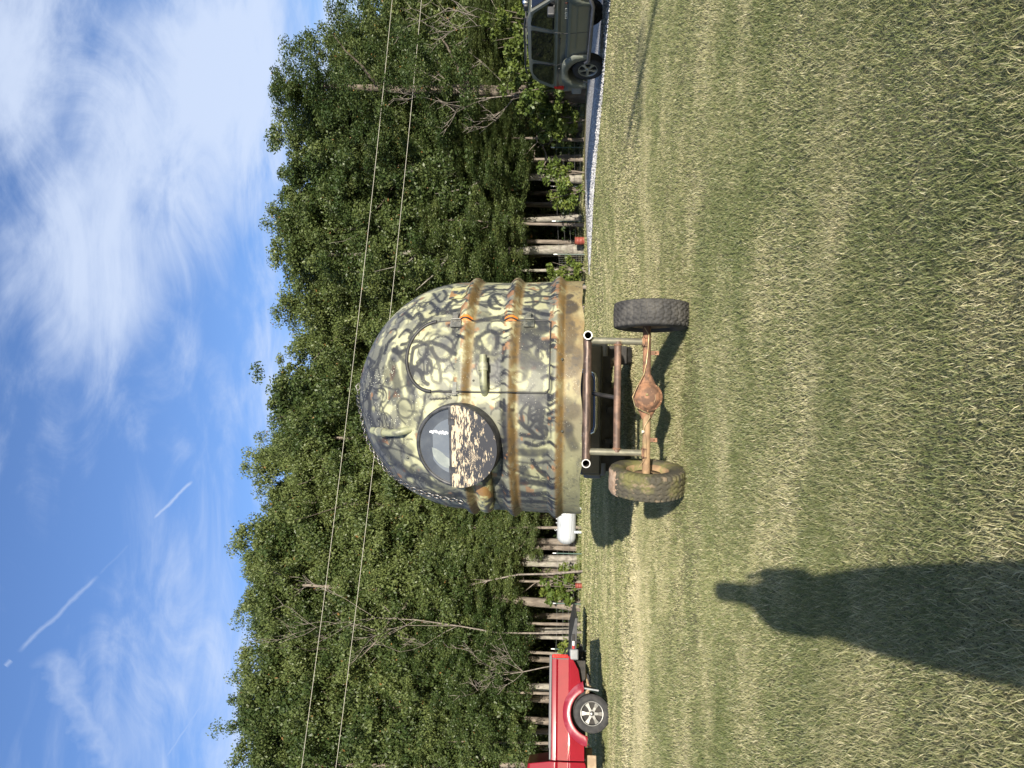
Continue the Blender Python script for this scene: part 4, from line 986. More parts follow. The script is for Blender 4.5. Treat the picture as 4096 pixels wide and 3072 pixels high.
e_ = Vector((.66, 0, .75)).normalized() * .02; mb.add([a_, b_, c_, d_, a_ - e_, b_ - e_, c_ - e_, d_ - e_], [(0, 1, 2, 3), (0, 4, 5, 1), (1, 5, 6, 2), (2, 6, 7, 3), (3, 7, 4, 0)], 0, False); mb.build('windshield', TGLASS, suv)
mb = MB(); mb.add([Vector((-2.045, -.66, 1.20)), Vector((-2.045, .66, 1.20)), Vector((-1.90, .60, 1.60)), Vector((-1.90, -.60, 1.60)), Vector((-2.03, -.66, 1.20)), Vector((-2.03, .66, 1.20)), Vector((-1.89, .60, 1.60)), Vector((-1.89, -.60, 1.60))], [(0, 1, 2, 3), (0, 4, 5, 1), (1, 5, 6, 2), (2, 6, 7, 3), (3, 7, 4, 0)], 0, False); mb.build('rear_window', TGLASS, suv)
for s in (-1, 1):
    # shut lines
    mb = MB()
    for x0, x1, z0, z1 in ((.92, .90, .42, 1.13), (-.08, -.08, .42, 1.13), (-1.05, -1.14, .95, 1.13), (-.08, -.08, 1.13, 1.72), (-1.14, -1.16, 1.13, 1.70)):
        mb = MB(); mb.tube([Vector(fy_suv(x0 + (x1 - x0) * t, z0 + (z1 - z0) * t, s)) + Vector((0, s * .001, 0)) for t in np.linspace(0, 1, 5)], .0055, 5); mb.build('shut_line', PLAST, body)
    side_panel('side_moulding', [(-.88, .80), (.92, .80), (.92, .86), (-.88, .86)], OLIVE2, .018, (s,), thick=.03)
    side_panel('lower_crease', [(-.62, .66), (.80, .66), (.80, .682), (-.62, .682)], OLIVE2, .010, (s,), thick=.02)
    for cx, a0, a1 in ((-1.325, -8, 196), (1.325, -12, 188)):
        n = 16; vs = []; fs = []
        for i in range(n + 1):
            a = R(a0 + (a1 - a0) * i / n); ca, sa = math.cos(a), math.sin(a)
            def sq(r): k = r / max(abs(ca), abs(sa), .72); return cx + ca * min(k, r * 1.16), .40 + sa * min(k, r * 1.12)
            xo, zo = sq(.57); xi, zi = cx + ca * .45, .38 + sa * .45
            for x, z, o_ in ((xo, zo, -.01), (xo, zo, .045), (xi, zi, .055), (xi, zi, -.03)): p = Vector(fy_suv(x, max(z, .36), s)); p.y = s * (.895 + o_) if cx > -2 else p.y; vs.append(p)
        for i in range(n):
            for j in range(3): fs.append((i * 4 + j, i * 4 + j + 1, i * 4 + 5 + j, i * 4 + 4 + j))
        mb = MB(); mb.add(vs, fs); fl = mb.build('fender_flare', OLIVE2, suv)
        if cx < 0:
            for bx, bz in ((-.86, .80), (-1.02, .92)):
                mb = MB(); mb.ball((bx, s * .946, bz), (.014, .008, .014), 8, 5); mb.build('bolt', CHROME, fl)
        car_wheel(suv, (cx, s * .76, .352), .362, .235, s, 5, DALLOY, .60)
    for bx in (-.30, -1.28):
        mb = MB(); p = Vector(fy_suv(bx, 1.03, s)); mb.box(p + Vector((0, s * .022, 0)), (.17, .03, .034)); mb.build('handle', PLAST, body, bevel=.008)
    mb = MB(); mb.tube([(-.98, s * .93, .43), (-.86, s * .98, .36), (.80, s * .98, .36), (.95, s * .93, .43)], .042, 12)
    for x in (-.6, .5): mb.tube([(x, s * .97, .37), (x, s * .6, .45)], .02, 8)
    mb.build('side_step', mat('grey_step', (.13, .13, .14), (.17, .17, .18), rough=.4, metal=.5), suv)
    mb = MB(); mb.box((.66, s * .985, 1.235), (.11, .21, .155)); mo = mb.build('side_mirror', PLAST, suv, bevel=.03)
    mb = MB(); mb.tube([(.70, s * .84, 1.16), (.68, s * .93, 1.19)], .028, 8); mb.build('mirror_arm', PLAST, mo)
    side_panel('tail_light', rounded([(-2.075, .90), (-1.96, .90), (-1.98, 1.14), (-2.06, 1.14)], .03), REDL, .012, (s,), thick=.06)
    mb = MB(); mb.tube([(-1.72, s * .63, 1.80), (-1.5, s * .66, 1.832), (-.2, s * .66, 1.832), (.12, s * .64, 1.79)], .020, 8)
    for x in (-1.5, -.7, -.15): mb.tube([(x, s * .66, 1.83), (x, s * .66, 1.745)], .018, 6)
    mb.build('roof_rail', PLAST, suv)
mb = MB(); mb.box((.30, 0, 1.785), (.16, 1.16, .095)); bar = mb.build('light_bar', PLAST, suv, bevel=.03)
for y in (-.45, -.16, .16, .45):
    mb = MB(); mb.lathe([(.001, .012), (.05, .008), (.064, -.01), (.066, -.05), (.05, -.07)], (.385, y, 1.80), (1, 0, 0), 18); mb.build('roof_lamp', CHROME, bar)
for x in (-1.3, -.55):
    mb = MB(); mb.box((x, 0, 1.82), (.05, 1.3, .022)); mb.build('roof_bar', PLAST, suv, bevel=.005)
mb = MB(); mb.tube([(1.10, -.80, 1.10), (1.04, -.83, 1.16), (.86, -.86, 1.80)], [.011, .006, .0045], 6); mb.build('antenna', mat('white_rod', (.7, .7, .68), rough=.4), suv)
mb = MB(); mb.box((-2.17, 0, .58), (.20, 1.62, .24)); mb.box((-2.08, -.80, .58), (.36, .08, .24)); mb.box((-2.08, .80, .58), (.36, .08, .24)); mb.build('rear_bumper', mat('grey_bumper', (.15, .155, .15), (.19, .19, .18), rough=.5), suv, bevel=.04)
mb = MB(); mb.box((2.16, 0, .56), (.22, 1.60, .26)); mb.build('front_bumper', GREYP, suv, bevel=.05)
for y in (-.55, .55):
    mb = MB(); mb.lathe([(.001, .03), (.08, .02), (.10, .0), (.10, -.05)], (2.10, y, .86), (1, 0, 0), 18); mb.build('headlight', CHROME, suv)
mb = MB()
for k in range(7): mb.box((2.145, (k - 3) * .095, .87), (.03, .045, .17))
mb.build('grille', PLAST, suv)
fc = bpy.data.curves.new('lettering', 'FONT'); fc.body = 'LIBERTY'; fc.size = .075; fc.extrude = .004; fc.align_x = 'CENTER'; fc.space_character = 1.15
fo = bpy.data.objects.new('lettering', fc); col.objects.link(fo); dg = bpy.context.evaluated_depsgraph_get(); lm_ = bpy.data.meshes.new_from_object(fo.evaluated_get(dg)); bpy.data.objects.remove(fo)
lm_.materials.clear(); lm_.materials.append(mat('badge_silver', (.62, .63, .62), rough=.3, metal=.4))
lo = link('lettering', lm_, suv, (.52, -.900, .885), (R(90), 0, 0))
mb = MB(); mb.lathe([(.001, .006), (.03, .005), (.034, -.004)], (.80, -.897, .915), (0, -1, 0), 16); mb.build('badge', mat('brown_badge', (.10, .045, .03), rough=.4), suv)

# ---------------------------------------------------------------- red pickup, left edge
REDP = mat_carpaint('red_paint', (.165, .002, .009), (.19, .003, .011), (.22, .02, .022, .08), flake=.0, rough=.5)
REDF = mat('faded_red_flare', (.19, .012, .022), (.27, .075, .09), scale=2.6, rough=.33, lo=.48, hi=.66, coat=.3)
rw_ = P(2410, 2855, 16.3)
tk_h = math.atan2(-.353, -.935)
hv = Vector((math.cos(tk_h), math.sin(tk_h), 0)); lv = Vector((-hv.y, hv.x, 0))
ro_ = Vector((rw_.x, rw_.y, 0)) - lv * .80
tk = thing('pickup_truck', 'bright red pickup truck with silver wheels and a faded wheel flare', 'pickup truck', (ro_.x, ro_.y, zgf(rw_.x, rw_.y) - .02), tk_h)
TKZ = ((.50, .850), (.62, .868), (.78, .890), (.895, .906), (.925, .886), (1.06, .878), (1.165, .872), (1.205, .898), (1.27, .888), (1.33, .872), (1.76, .765), (1.85, .70))
def fy_tk(x, z, y): return (x, (1 if y > 0 else -1) * abs(y) * float(np.interp(z, [q[0] for q in TKZ], [q[1] for q in TKZ])), z)
bed = [(-1.18, .86), (-1.20, 1.02), (-1.205, 1.315), (.965, 1.315), (.965, .575), (.60, .575)] + arch(0, .40, .50, 20, 160, 12) + [(-.56, .64), (-.90, .70)]
mb = MB(); mb.sliced(bed, [q[0] for q in TKZ], fy_tk); bedo = mb.build('bed', REDP, tk, bevel=.02)
cab = [(.99, .56), (.99, 1.33), (1.06, 1.80), (1.25, 1.85), (2.25, 1.85), (2.55, 1.78), (3.25, 1.26), (4.35, 1.12), (4.50, .95), (4.50, .55)] + [(4.15, .52)] + arch(3.60, .40, .48, 15, 165, 10) + [(3.0, .50), (1.2, .50)]
mb = MB(); mb.sliced(cab, [q[0] for q in TKZ], fy_tk); cabo = mb.build('cab', REDP, tk, bevel=.03)
mb = MB(); mb.box((1.6, 0, .70), (5.4, 1.30, .34)); mb.build('chassis', UNDER, tk)
mb = MB(); mb.box((0, 0, .98), (2.1, 1.4, .5)); mb.build('bed_liner', UNDER, tk)
for s in (-1, 1):
    mb = MB(); mb.box((-.125, s * .865, 1.327), (2.16, .085, .045)); mb.build('rail_cap', mat('rail_cap_plastic', (.045, .048, .055), (.06, .064, .07), scale=5, rough=.45), tk, bevel=.012)
    n = 22; vs = []; fs = []
    for i in range(n + 1):
        a = R(-6 + 192 * i / n); ca, sa = math.cos(a), math.sin(a)
        xo, zo = ca * .69, .40 + sa * .655; xi, zi = ca * .475, .40 + sa * .475
        zo = max(zo, .52 if ca > 0 else .60); zi = max(zi, .50 if ca > 0 else .58)
        for x, z, o_ in ((xo, zo, -.012), (xo * .985, zo - .01 * sa, .032), (xi * 1.04, zi + .015 * sa, .060), (xi, zi, .055), (xi, zi, -.05)): vs.append((x, s * (.885 + o_), z))
    for i in range(n):
        for j in range(4): fs.append((i * 5 + j, i * 5 + j + 1, i * 5 + 6 + j, i * 5 + 5 + j))
    mb = MB(); mb.add(vs, fs); flr = mb.build('fender_flare', REDF, tk)
    for a in (8, 40, 78, 118, 150, 172):
        mb = MB(); mb.ball((math.cos(R(a)) * .635, s * .918, .40 + math.sin(R(a)) * .60), (.013, .008, .013), 8, 5); mb.build('bolt', REDP, flr)
    for cx in (0, 3.60): car_wheel(tk, (cx, s * .79, .40), .405, .26, s, 6, ALLOY, .60)
    mb = MB(); mb.box((-1.182, s * .855, 1.115), (.075, .10, .36)); tl = mb.build('tail_light', REDL, tk, bevel=.015)
    side_panel('light_surround', [(-1.14, .92), (-1.115, .93), (-1.115, 1.29), (-1.14, 1.30)], PLAST, .012, (s,), tk, fy_tk, .03)
    mb = MB(); mb.box((-1.23, s * .80, .80), (.24, .22, .20)); mb.build('bumper_end', mat('grey_bumper_end', (.12, .125, .13), (.16, .165, .17), scale=5, rough=.45), tk, bevel=.035)
    side_panel('window', rounded([(1.28, 1.32), (2.1, 1.32), (2.1, 1.74), (1.36, 1.74)], .06), TGLASS, .006, (s,), tk, fy_tk)
    side_panel('window', rounded([(2.18, 1.32), (3.02, 1.32), (2.50, 1.72), (2.18, 1.74)], .06), TGLASS, .006, (s,), tk, fy_tk)
    mb = MB()
    for x0, x1, z0, z1 in ((1.20, 1.16, .60, 1.76), (2.14, 2.14, .56, 1.78)): mb = MB(); mb.tube([Vector(fy_tk(x0 + (x1 - x0) * t, z0 + (z1 - z0) * t, s)) + Vector((0, s * .001, 0)) for t in np.linspace(0, 1, 6)], .006, 5); mb.build('shut_line', PLAST, cabo)
    mb = MB(); mb.box((1.42, s * .90, 1.22), (.16, .03, .04)); mb.build('handle', PLAST, cabo, bevel=.008)
    mb = MB(); mb.box((-.50, s * .76, .42), (.035, .25, .36), Matrix.Rotation(R(-7), 3, 'Y')); mb.build('mud_flap', GREYP, tk, bevel=.006)
    mb = MB(); mb.box((1.10, s * .72, .40), (.50, .10, .20)); mb.build('rock_slider', DUSTY, tk, bevel=.02)
mb = MB(); mb.box((-1.26, 0, .79), (.18, 1.50, .20)); mb.build('rear_bumper', GREYP, tk, bevel=.03)
mb = MB(); mb.box((-1.20, .0, .60), (.42, .09, .09)); mb.box((-1.40, 0, .60), (.16, .05, .05)); mb.box((-1.32, 0, .55), (.03, .30, .14)); mb.build('hitch', UNDER, tk)
mb = MB(); mb.ball((-1.52, 0, .70), (.027, .027, .027), 10, 7); mb.tube([(-1.52, 0, .62), (-1.52, 0, .68)], .014, 8); mb.build('tow_ball', UNDER, tk)
mb = MB(); mb.tube([(-.70, .55, .50), (-.55, .58, .46), (-.30, .58, .48)], .035, 10); mb.tube([(-.9, .35, .52), (-.62, .56, .50)], .028, 8); mb.build('exhaust', DUSTY, tk)
mb = MB(); mb.tube([(-.02, -.75, .40), (-.02, .75, .40)], .045, 10); mb.ball((-.02, .1, .40), (.16, .17, .15), 12, 8); mb.box((-.12, .55, .70), (.8, .05, .12)); mb.tube([(-.3, .6, .62), (-.55, .62, .40)], .03, 8); mb.build('rear_axle', DUSTY, tk)
mb = MB(); mb.add([Vector((2.60, y, z)) for y, z in ((-.66, 1.72),)] and [Vector((3.20, -.74, 1.31)), Vector((3.20, .74, 1.31)), Vector((2.60, .66, 1.765)), Vector((2.60, -.66, 1.765))], [(0, 1, 2, 3)], 0, False); wso = mb.build('windshield', TGLASS, tk, (.012, 0, .014))
mb = MB(); mb.box((4.52, 0, .62), (.16, 1.7, .24)); mb.build('front_bumper', GREYP, tk, bevel=.04)
for y in (-.66, .66):
    mb = MB(); mb.box((4.47, y, .92), (.10, .34, .18)); mb.build('headlight', CHROME, tk, bevel=.03)

# ---------------------------------------------------------------- dark pickup right behind the dome, seen under its rim
BLKP = mat_carpaint('black_paint', (.012, .013, .016), (.016, .017, .02), (.06, .05, .04, .3), flake=.1)
pk0 = P(2410, 1640, 11.55)
pk = thing('dark_pickup', 'black pickup truck with chrome bumper half hidden behind the dome', 'pickup truck', (pk0.x, pk0.y, zgf(pk0.x, pk0.y)), R(90))
def fy_pk(x, z, y): return (x, (1 if y > 0 else -1) * abs(y) * (1.02 - max(0, z - 1.3) * .2), z)
pb = [(0.06, .72), (.04, 1.38), (2.0, 1.38), (2.0, .62), (1.86, .62)] + arch(1.25, .46, .52, 18, 162, 10) + [(.55, .62)]
mb = MB(); mb.prism(pb, -1, 1, fy=fy_pk); mb.build('bed', BLKP, pk, bevel=.03)
pc = [(2.05, .62), (2.05, 1.40), (2.15, 1.90), (2.4, 1.96), (3.6, 1.96), (3.85, 1.88), (4.5, 1.40), (5.7, 1.25), (5.85, 1.0), (5.85, .6), (5.5, .58)] + arch(4.95, .46, .5, 15, 165, 10) + [(4.35, .55), (2.2, .55)]
mb = MB(); mb.prism(pc, -1, 1, fy=fy_pk); mb.build('cab', BLKP, pk, bevel=.04)
for q in ([(2.3, 1.44), (3.2, 1.44), (3.2, 1.84), (2.36, 1.84)], [(3.28, 1.44), (4.2, 1.44), (3.76, 1.82), (3.28, 1.84)]): side_panel('window', q, TGLASS, .006, (-1, 1), pk, fy_pk)
mb = MB(); mb.box((3.0, 0, .60), (5.2, 1.3, .30)); mb.box((.9, 0, .66), (1.6, 1.72, .34)); mb.box((.5, .1, .50), (.5, .9, .2)); mb.box((1.25, 0, .80), (1.3, 1.5, .3)); mb.build('chassis', UNDER, pk)
for s in (-1, 1):
    for cx in (1.25, 4.95): car_wheel(pk, (cx, s * .92, .415), .42, .30, s, 6, DALLOY, .58)
    mb = MB(); mb.box((.75, s * 1.05, .72), (.40, .24, .30)); mb.box((.62, s * .98, .60), (.16, .28, .20)); mb.build('wheel_liner', mat('liner_grey', (.11, .115, .12), (.15, .155, .16), scale=5, rough=.5), pk, bevel=.05)
    mb = MB(); mb.box((.07, s * .95, 1.08), (.06, .12, .42)); mb.build('tail_light', REDL, pk, bevel=.015)
    mb = MB(); mb.box((.84, s * .92, .36), (.03, .30, .40)); mb.build('mud_flap', UNDER, pk)
# rear bumper: black centre with bright rolled ends and a stepped chrome lip
mb = MB(); mb.box((-.02, 0, .80), (.22, 2.06, .34)); mb.build('rear_bumper', mat('black_bumper', (.02, .021, .023), (.028, .029, .03), rough=.25, coat=.4), pk, bevel=.04)
mb = MB()
pts = [(-.10, .62, .95), (-.14, .60, .84), (-.19, .56, .765), (-.20, .48, .74), (-.20, .0, .735), (-.20, -.25, .735), (-.19, -.33, .76), (-.14, -.37, .84), (-.10, -.39, .95)]
mb.tube([(x, -y, z) for x, y, z in pts], .036, 12); mb.build('chrome_bar', CHROME, pk)
mb = MB(); mb.tube([(.90, -.62, .62), (.62, -.70, .52), (.34, -.74, .48), (.16, -.80, .40)], [.05, .052, .055, .06], 14); mb.lathe([(.06, 0), (.085, .04), (.10, .11), (.095, .12), (.055, .0)], (.70, -.66, .53), (.9, .25, .3), 16); mb.build('exhaust', DUSTY, pk)
mb = MB(); mb.tube([(1.25, -.8, .42), (1.25, .8, .42)], .05, 10); mb.ball((1.25, .1, .42), (.19, .19, .17), 14, 8); mb.box((.5, .5, .52), (1.0, .07, .1)); mb.box((.5, -.5, .52), (1.0, .07, .1)); mb.box((.1, 0, .50), (.3, .10, .10)); mb.tube([(.2, -.2, .5), (.0, -.22, .42), (.05, -.15, .38)], .012, 6); mb.tube([(.4, .25, .48), (.3, .28, .36), (.5, .3, .34)], .01, 6); mb.build('rear_axle', UNDER, pk)

# ---------------------------------------------------------------- flatbed trailer behind the red truck
tq = P(2312, 2560, 24.0)
ft = thing('flatbed_trailer', 'low black flatbed trailer with red and white reflector tape beyond the red pickup', 'trailer', (tq.x, tq.y, 0), R(4))
TBLK = mat('trailer_black', (.03, .031, .033), (.05, .05, .05), scale=5, rough=.5)
mb = MB(); mb.prism([(-2.0, .52), (-2.0, .68), (.35, .62), (.95, .50), (.95, .42)], -1.0, 1.0); mb.build('deck', TBLK, ft, bevel=.01)
mb = MB(); mb.box((-.75, -1.02, .55), (2.4, .05, .09)); mb.build('side_rail', UNDER, ft, bevel=.008)
for i, mm in enumerate((mat('tape_white', (.75, .75, .72), rough=.4), mat('tape_red', (.55, .02, .02), rough=.4), mat('tape_white', (.7, .7, .7)))):
    mb = MB(); mb.box((-.10 + i * .14, -1.05, .55), (.14, .006, .055)); mb.build('reflector', mm, ft)
for s in (-1, 1):
    for cx in (-.95,): car_wheel(ft, (cx, s * 1.14, .36), .36, .2, s, 5, DALLOY, .55)
    n = 12; vs = []
    for i in range(n + 1):
        a = R(180 * i / n)
        for y in (1.02, 1.27): vs.append((-.95 + math.cos(a) * .46, s * y, .38 + math.sin(a) * .44))
    mb = MB(); mb.add(vs, [(2 * i, 2 * i + 1, 2 * i + 3, 2 * i + 2) for i in range(n)]); mb.build('fender', TBLK, ft)
mb = MB(); mb.tube([(-2.0, 0, .50), (-3.3, 0, .50)], .05, 8); mb.build('drawbar', TBLK, ft)
# ---------------------------------------------------------------- propane tank
pt = P(2328, 2100, 29.9)
TW = mat('tank_white', (.38, .40, .42), (.31, .33, .34), scale=2.2, rough=.4, lo=.5, hi=.75, c3=(.24, .23, .20), scale3=18, lo3=.62, hi3=.75)
pg = thing('propane_tank', 'white propane tank lying on low feet beside the dome', 'gas tank', (pt.x + .35, pt.y, 0), R(6))
pr = [(.39 * math.sin(R(90 * i / 8)) + .001, -1.15 + .33 * (1 - math.cos(R(90 * i / 8)))) for i in range(9)]; pr = pr + [(r, -h) for r, h in pr[::-1]]
mb = MB(); mb.lathe(pr, (0, 0, .62), (1, 0, 0), 32); mb.build('shell', TW, pg)
mb = MB(); mb.lathe([(.19, -.02), (.19, .10), (.15, .17), (.001, .19)], (.22, 0, .98), (0, 0, 1), 20); mb.build('valve_cover', TW, pg)
for x in (-.62, .34):
    mb = MB(); mb.box((x, 0, .15), (.10, .50, .32)); mb.build('foot', TW, pg, bevel=.01)
for x in (-.55, -.28, -.12, .8):
    mb = MB(); mb.tube([(x, 0, .99), (x, 0, 1.06)], .022, 8)
    if x in (-.55, .8): mb.lathe([(.035, -.01), (.055, -.01), (.055, .01), (.035, .01)], (x, 0, 1.07), (0, 1, 0), 14, close=True)
    mb.build('fitting', TW, pg)
mb = MB(); mb.box((.12, -.405, .58), (.34, .012, .20)); mb.build('data_plate', mat('plate_white', (.5, .5, .48), (.5, .5, .48), scale=20), pg)
mb = MB(); mb.box((.05, -.30, .93), (.03, .05, .34)); mb.build('strap', UNDER, pg)
# ---------------------------------------------------------------- short red drums
def drum(px, py, d, r, h, lab):
    p = P(px, py, d); m_ = mat('red_drum', (.20, .040, .028), (.27, .07, .045), scale=6, rough=.6, c3=(.22, .10, .07), scale3=10, lo3=.56, hi3=.68)
    o = thing('red_drum', lab, 'drum', at_ground(p.x, p.y))
    mb = MB(); mb.lathe([(r, 0), (r, h * .31), (r + .012, h * .33), (r, h * .35), (r, h * .64), (r + .012, h * .66), (r, h * .68), (r, h), (r + .01, h + .004), (r + .01, h + .016), (r - .015, h + .014), (r - .02, h - .01), (.001, h - .01)], (0, 0, 0), (0, 0, 1), 28); mb.build('body', m_, o)
    mb = MB(); mb.lathe([(.001, h + .012), (r * .94, h + .012), (r * .94, h - .006)], (0, 0, 0), (0, 0, 1), 24); mb.build('lid', mat('pale_lid', (.5, .42, .38), rough=.6), o)
drum(2349, 964, 27.3, .145, .35, 'red drum standing by the pale trunk right of the dome')
drum(2323, 2343, 28.6, .095, .26, 'small red can in the grass left of the white tank')
# ================================================================== THE WOOD
def mat_leaf(name, c1_, c2_, c3_=None, trans=.28):
    m, n, l, b = nt_new(name); oi = n.new('ShaderNodeObjectInfo'); at = n.new('ShaderNodeAttribute'); at.attribute_name = 'tint'
    f = mth(n, l, 'ADD', at.outputs['Fac'], mth(n, l, 'MULTIPLY', mth(n, l, 'SUBTRACT', oi.outputs['Random'], .5), .75), clamp=True)
    c = mix(n, l, f, c1_, c2_)
    if c3_ is not None: c = mix(n, l, mth(n, l, 'GREATER_THAN', at.outputs['Fac'], .985), c, c3_)
    l.new(c, b.inputs['Base Color']); setin(b, 'Roughness', .46); setin(b, 'Specular IOR Level', .35)
    tr = n.new('ShaderNodeBsdfTranslucent'); l.new(mix(n, l, .35, c, (.14, .17, .02)), tr.inputs[0]); ms_ = n.new('ShaderNodeMixShader'); ms_.inputs[0].default_value = trans
    l.new(b.outputs[0], ms_.inputs[1]); l.new(tr.outputs[0], ms_.inputs[2]); l.new(ms_.outputs[0], n['Material Output'].inputs[0]); return m
LEAF = mat_leaf('leaf_green', (.038, .064, .017), (.125, .155, .048), (.26, .14, .05))
LEAFY = mat_leaf('leaf_yellow_green', (.075, .115, .022), (.17, .20, .04))
LEAFD = mat_leaf('leaf_shade_green', (.028, .050, .018), (.055, .082, .026))  # darker leaf colour carries the shade inside the wood
LEAFC = mat_leaf('leaf_cedar', (.06, .095, .02), (.12, .155, .032))
BARK = mat('bark', (.11, .09, .072), (.20, .168, .135), scale=9, rough=.9, stretch=(1, 1, .22), bmp=.8, bs=14, bd=.04, lo=.38, hi=.62)
BARKP = mat('bark_pale', (.155, .14, .118), (.27, .25, .212), scale=8, rough=.9, stretch=(1, 1, .5), bmp=.7, bs=16, bd=.03, c3=(.20, .20, .15), scale3=5, lo3=.5, hi3=.66)
BARKD = mat('bark_dark', (.095, .078, .062), (.17, .14, .11), scale=9, rough=.95, stretch=(1, 1, .2), bmp=.9, bs=14, bd=.05)
DEADW = mat('dead_wood', (.13, .112, .095), (.21, .18, .15), scale=10, rough=.9)
def leaf_mesh(name, centres, radii, per, size, seed, aspect=2.0, up=.25, mats=None, droop=0.0):
    g = np.random.default_rng(seed); K = len(centres)
    ci = np.repeat(np.arange(K), per); n = len(ci)
    d = g.normal(size=(n, 3)); d /= np.linalg.norm(d, axis=1)[:, None] + 1e-9
    rr = g.random(n) ** .55
    off = d * rr[:, None] * radii[ci]
    p = centres[ci] + off
    nrm = d * .55 + g.normal(size=(n, 3)) * .7; nrm[:, 2] += up; nrm /= np.linalg.norm(nrm, axis=1)[:, None]
    a = g.normal(size=(n, 3)); a[:, 2] -= droop; a -= nrm * (a * nrm).sum(1)[:, None]; a /= np.linalg.norm(a, axis=1)[:, None]
    b = np.cross(nrm, a); L = size * (.6 + .8 * g.random(n))[:, None]; W = L / aspect
    v = np.stack([p - a * L * .5, p + b * W * .5 - a * L * .05, p + a * L * .5, p - b * W * .5 - a * L * .05], 1).reshape(-1, 3)
    q = np.arange(n * 4).reshape(n, 4)
    me = fast_mesh(name, v, quads=q)
    ctint = g.normal(.45, .22, K)
    tint = np.clip(ctint[ci] + g.normal(0, .16, n), 0, .97); tint[g.random(n) < .0035] = 1.0
    at = me.attributes.new('tint', 'FLOAT', 'POINT'); at.data.foreach_set('value', np.repeat(tint, 4).astype(np.float32))
    for m in (mats or [LEAF]): me.materials.append(m)
    return me
def crown_mesh(seed, boughs=36, sub=8, per=165, zlo=.08, leaf=.125):
    # unit height and radius, scaled per tree; leaf shapes are laid out for a crown about 12 m tall and 5.4 m wide
    g = np.random.default_rng(seed); cs = []; rad = []
    a0 = g.uniform(0, 6.28)
    for k in range(boughs):
        z = zlo + (1 - zlo) * (k + g.uniform(-.4, .6)) / boughs * .90; t = (z - zlo) / (1 - zlo)
        rmax = (math.sin(math.pi * min(1, t * .84 + .14)) ** .6) * (1.0 if t < .5 else 1 - (t - .5) * .75)
        th = a0 + k * 2.4 + g.uniform(-.4, .4); r = rmax * g.uniform(.40, .95) if k < boughs - 3 else rmax * .15
        c0 = np.array([math.cos(th) * r * 2.7, math.sin(th) * r * 2.7, z * 12]); S_ = g.uniform(.75, 1.25) * (1 - .12 * t)
        out = np.array([math.cos(th), math.sin(th), .35])
        for j in range(sub):
            d = g.normal(size=3) * np.array([.55, .55, .34]) * S_ + out * g.uniform(-.9, .55) * S_
            cs.append(c0 + d); q = g.uniform(.26, .50) * S_; q *= 1.25; rad.append((q, q, q * g.uniform(.6, .95)))
    for k in range(26):                                  # inner foliage keeps the middle closed
        t = g.uniform(.1, .8); cs.append(np.array([g.normal() * .5, g.normal() * .5, (zlo + (1 - zlo) * t) * 12])); rad.append((.7, .7, .6))
    cs = np.array(cs); rad = np.array(rad); Sx = np.array([2.7, 2.7, 12.0])
    me = leaf_mesh('crown', cs, rad, per, leaf, seed, 1.75)
    co = np.zeros(len(me.vertices) * 3, np.float32); me.vertices.foreach_get('co', co); co = co.reshape(-1, 3) / Sx; me.vertices.foreach_set('co', co.astype(np.float32).ravel()); me.update()
    return me
CROWNS = [crown_mesh(100 + i, leaf=(.108, .092, .128, .10, .115, .105)[i], per=(185, 225, 140, 205, 170, 190)[i]) for i in range(6)]
def trunk_mesh(h, r0, seed, lean=0.0, limbs=3, name='trunk', m=BARK, fork=None):
    g = random.Random(seed); mb = MB(); pts = []; rs_ = []; ox = oy = 0; ax, ay = g.uniform(-.03, .03) + lean, g.uniform(-.03, .03)
    N = 12
    for i in range(N + 1):
        t = i / N; z = h * t; pts.append(Vector((ox, oy, z - .1 if i == 0 else z))); rs_.append(r0 * ((1.35 if i == 0 else 1) - .72 * t) * (1 + .05 * g.uniform(-1, 1)))
        ox += (ax + g.uniform(-.035, .035)) * h / N; oy += (ay + g.uniform(-.03, .03)) * h / N
    mb.tube(pts, rs_, 10)
    for k in range(limbs):
        i = g.randint(4, N - 1); p = pts[i]; a = g.uniform(0, 6.28); L = h * g.uniform(.12, .26); q = [p]; e = g.uniform(.25, .8)
        for j in range(1, 5): q.append(p + Vector((math.cos(a) * L * j / 4, math.sin(a) * L * j / 4, L * e * (j / 4) ** 1.2)) + Vector((g.uniform(-.1, .1), g.uniform(-.1, .1), g.uniform(-.1, .1))))
        mb.tube(q, [rs_[i] * .55, rs_[i] * .42, rs_[i] * .3, rs_[i] * .2, .01], 6)
    me = mb.mesh(name); me.materials.append(m); return me
TOPS = [(-200, 1420), (0, 1345), (150, 1255), (330, 1095), (450, 1085), (560, 1150), (700, 1120), (830, 1055), (930, 1040), (1000, 1055), (1150, 1105), (1300, 1120), (1400, 1080), (1500, 1085), (1600, 1055), (1700, 1010), (1900, 1000), (2050, 960), (2200, 990), (2400, 942), (2550, 985), (2650, 955), (2750, 928), (2900, 930), (3050, 920), (3300, 900)]
def top_v(py): return float(np.interp(py, [t[0] for t in TOPS], [t[1] for t in TOPS]))
tree_n = 0
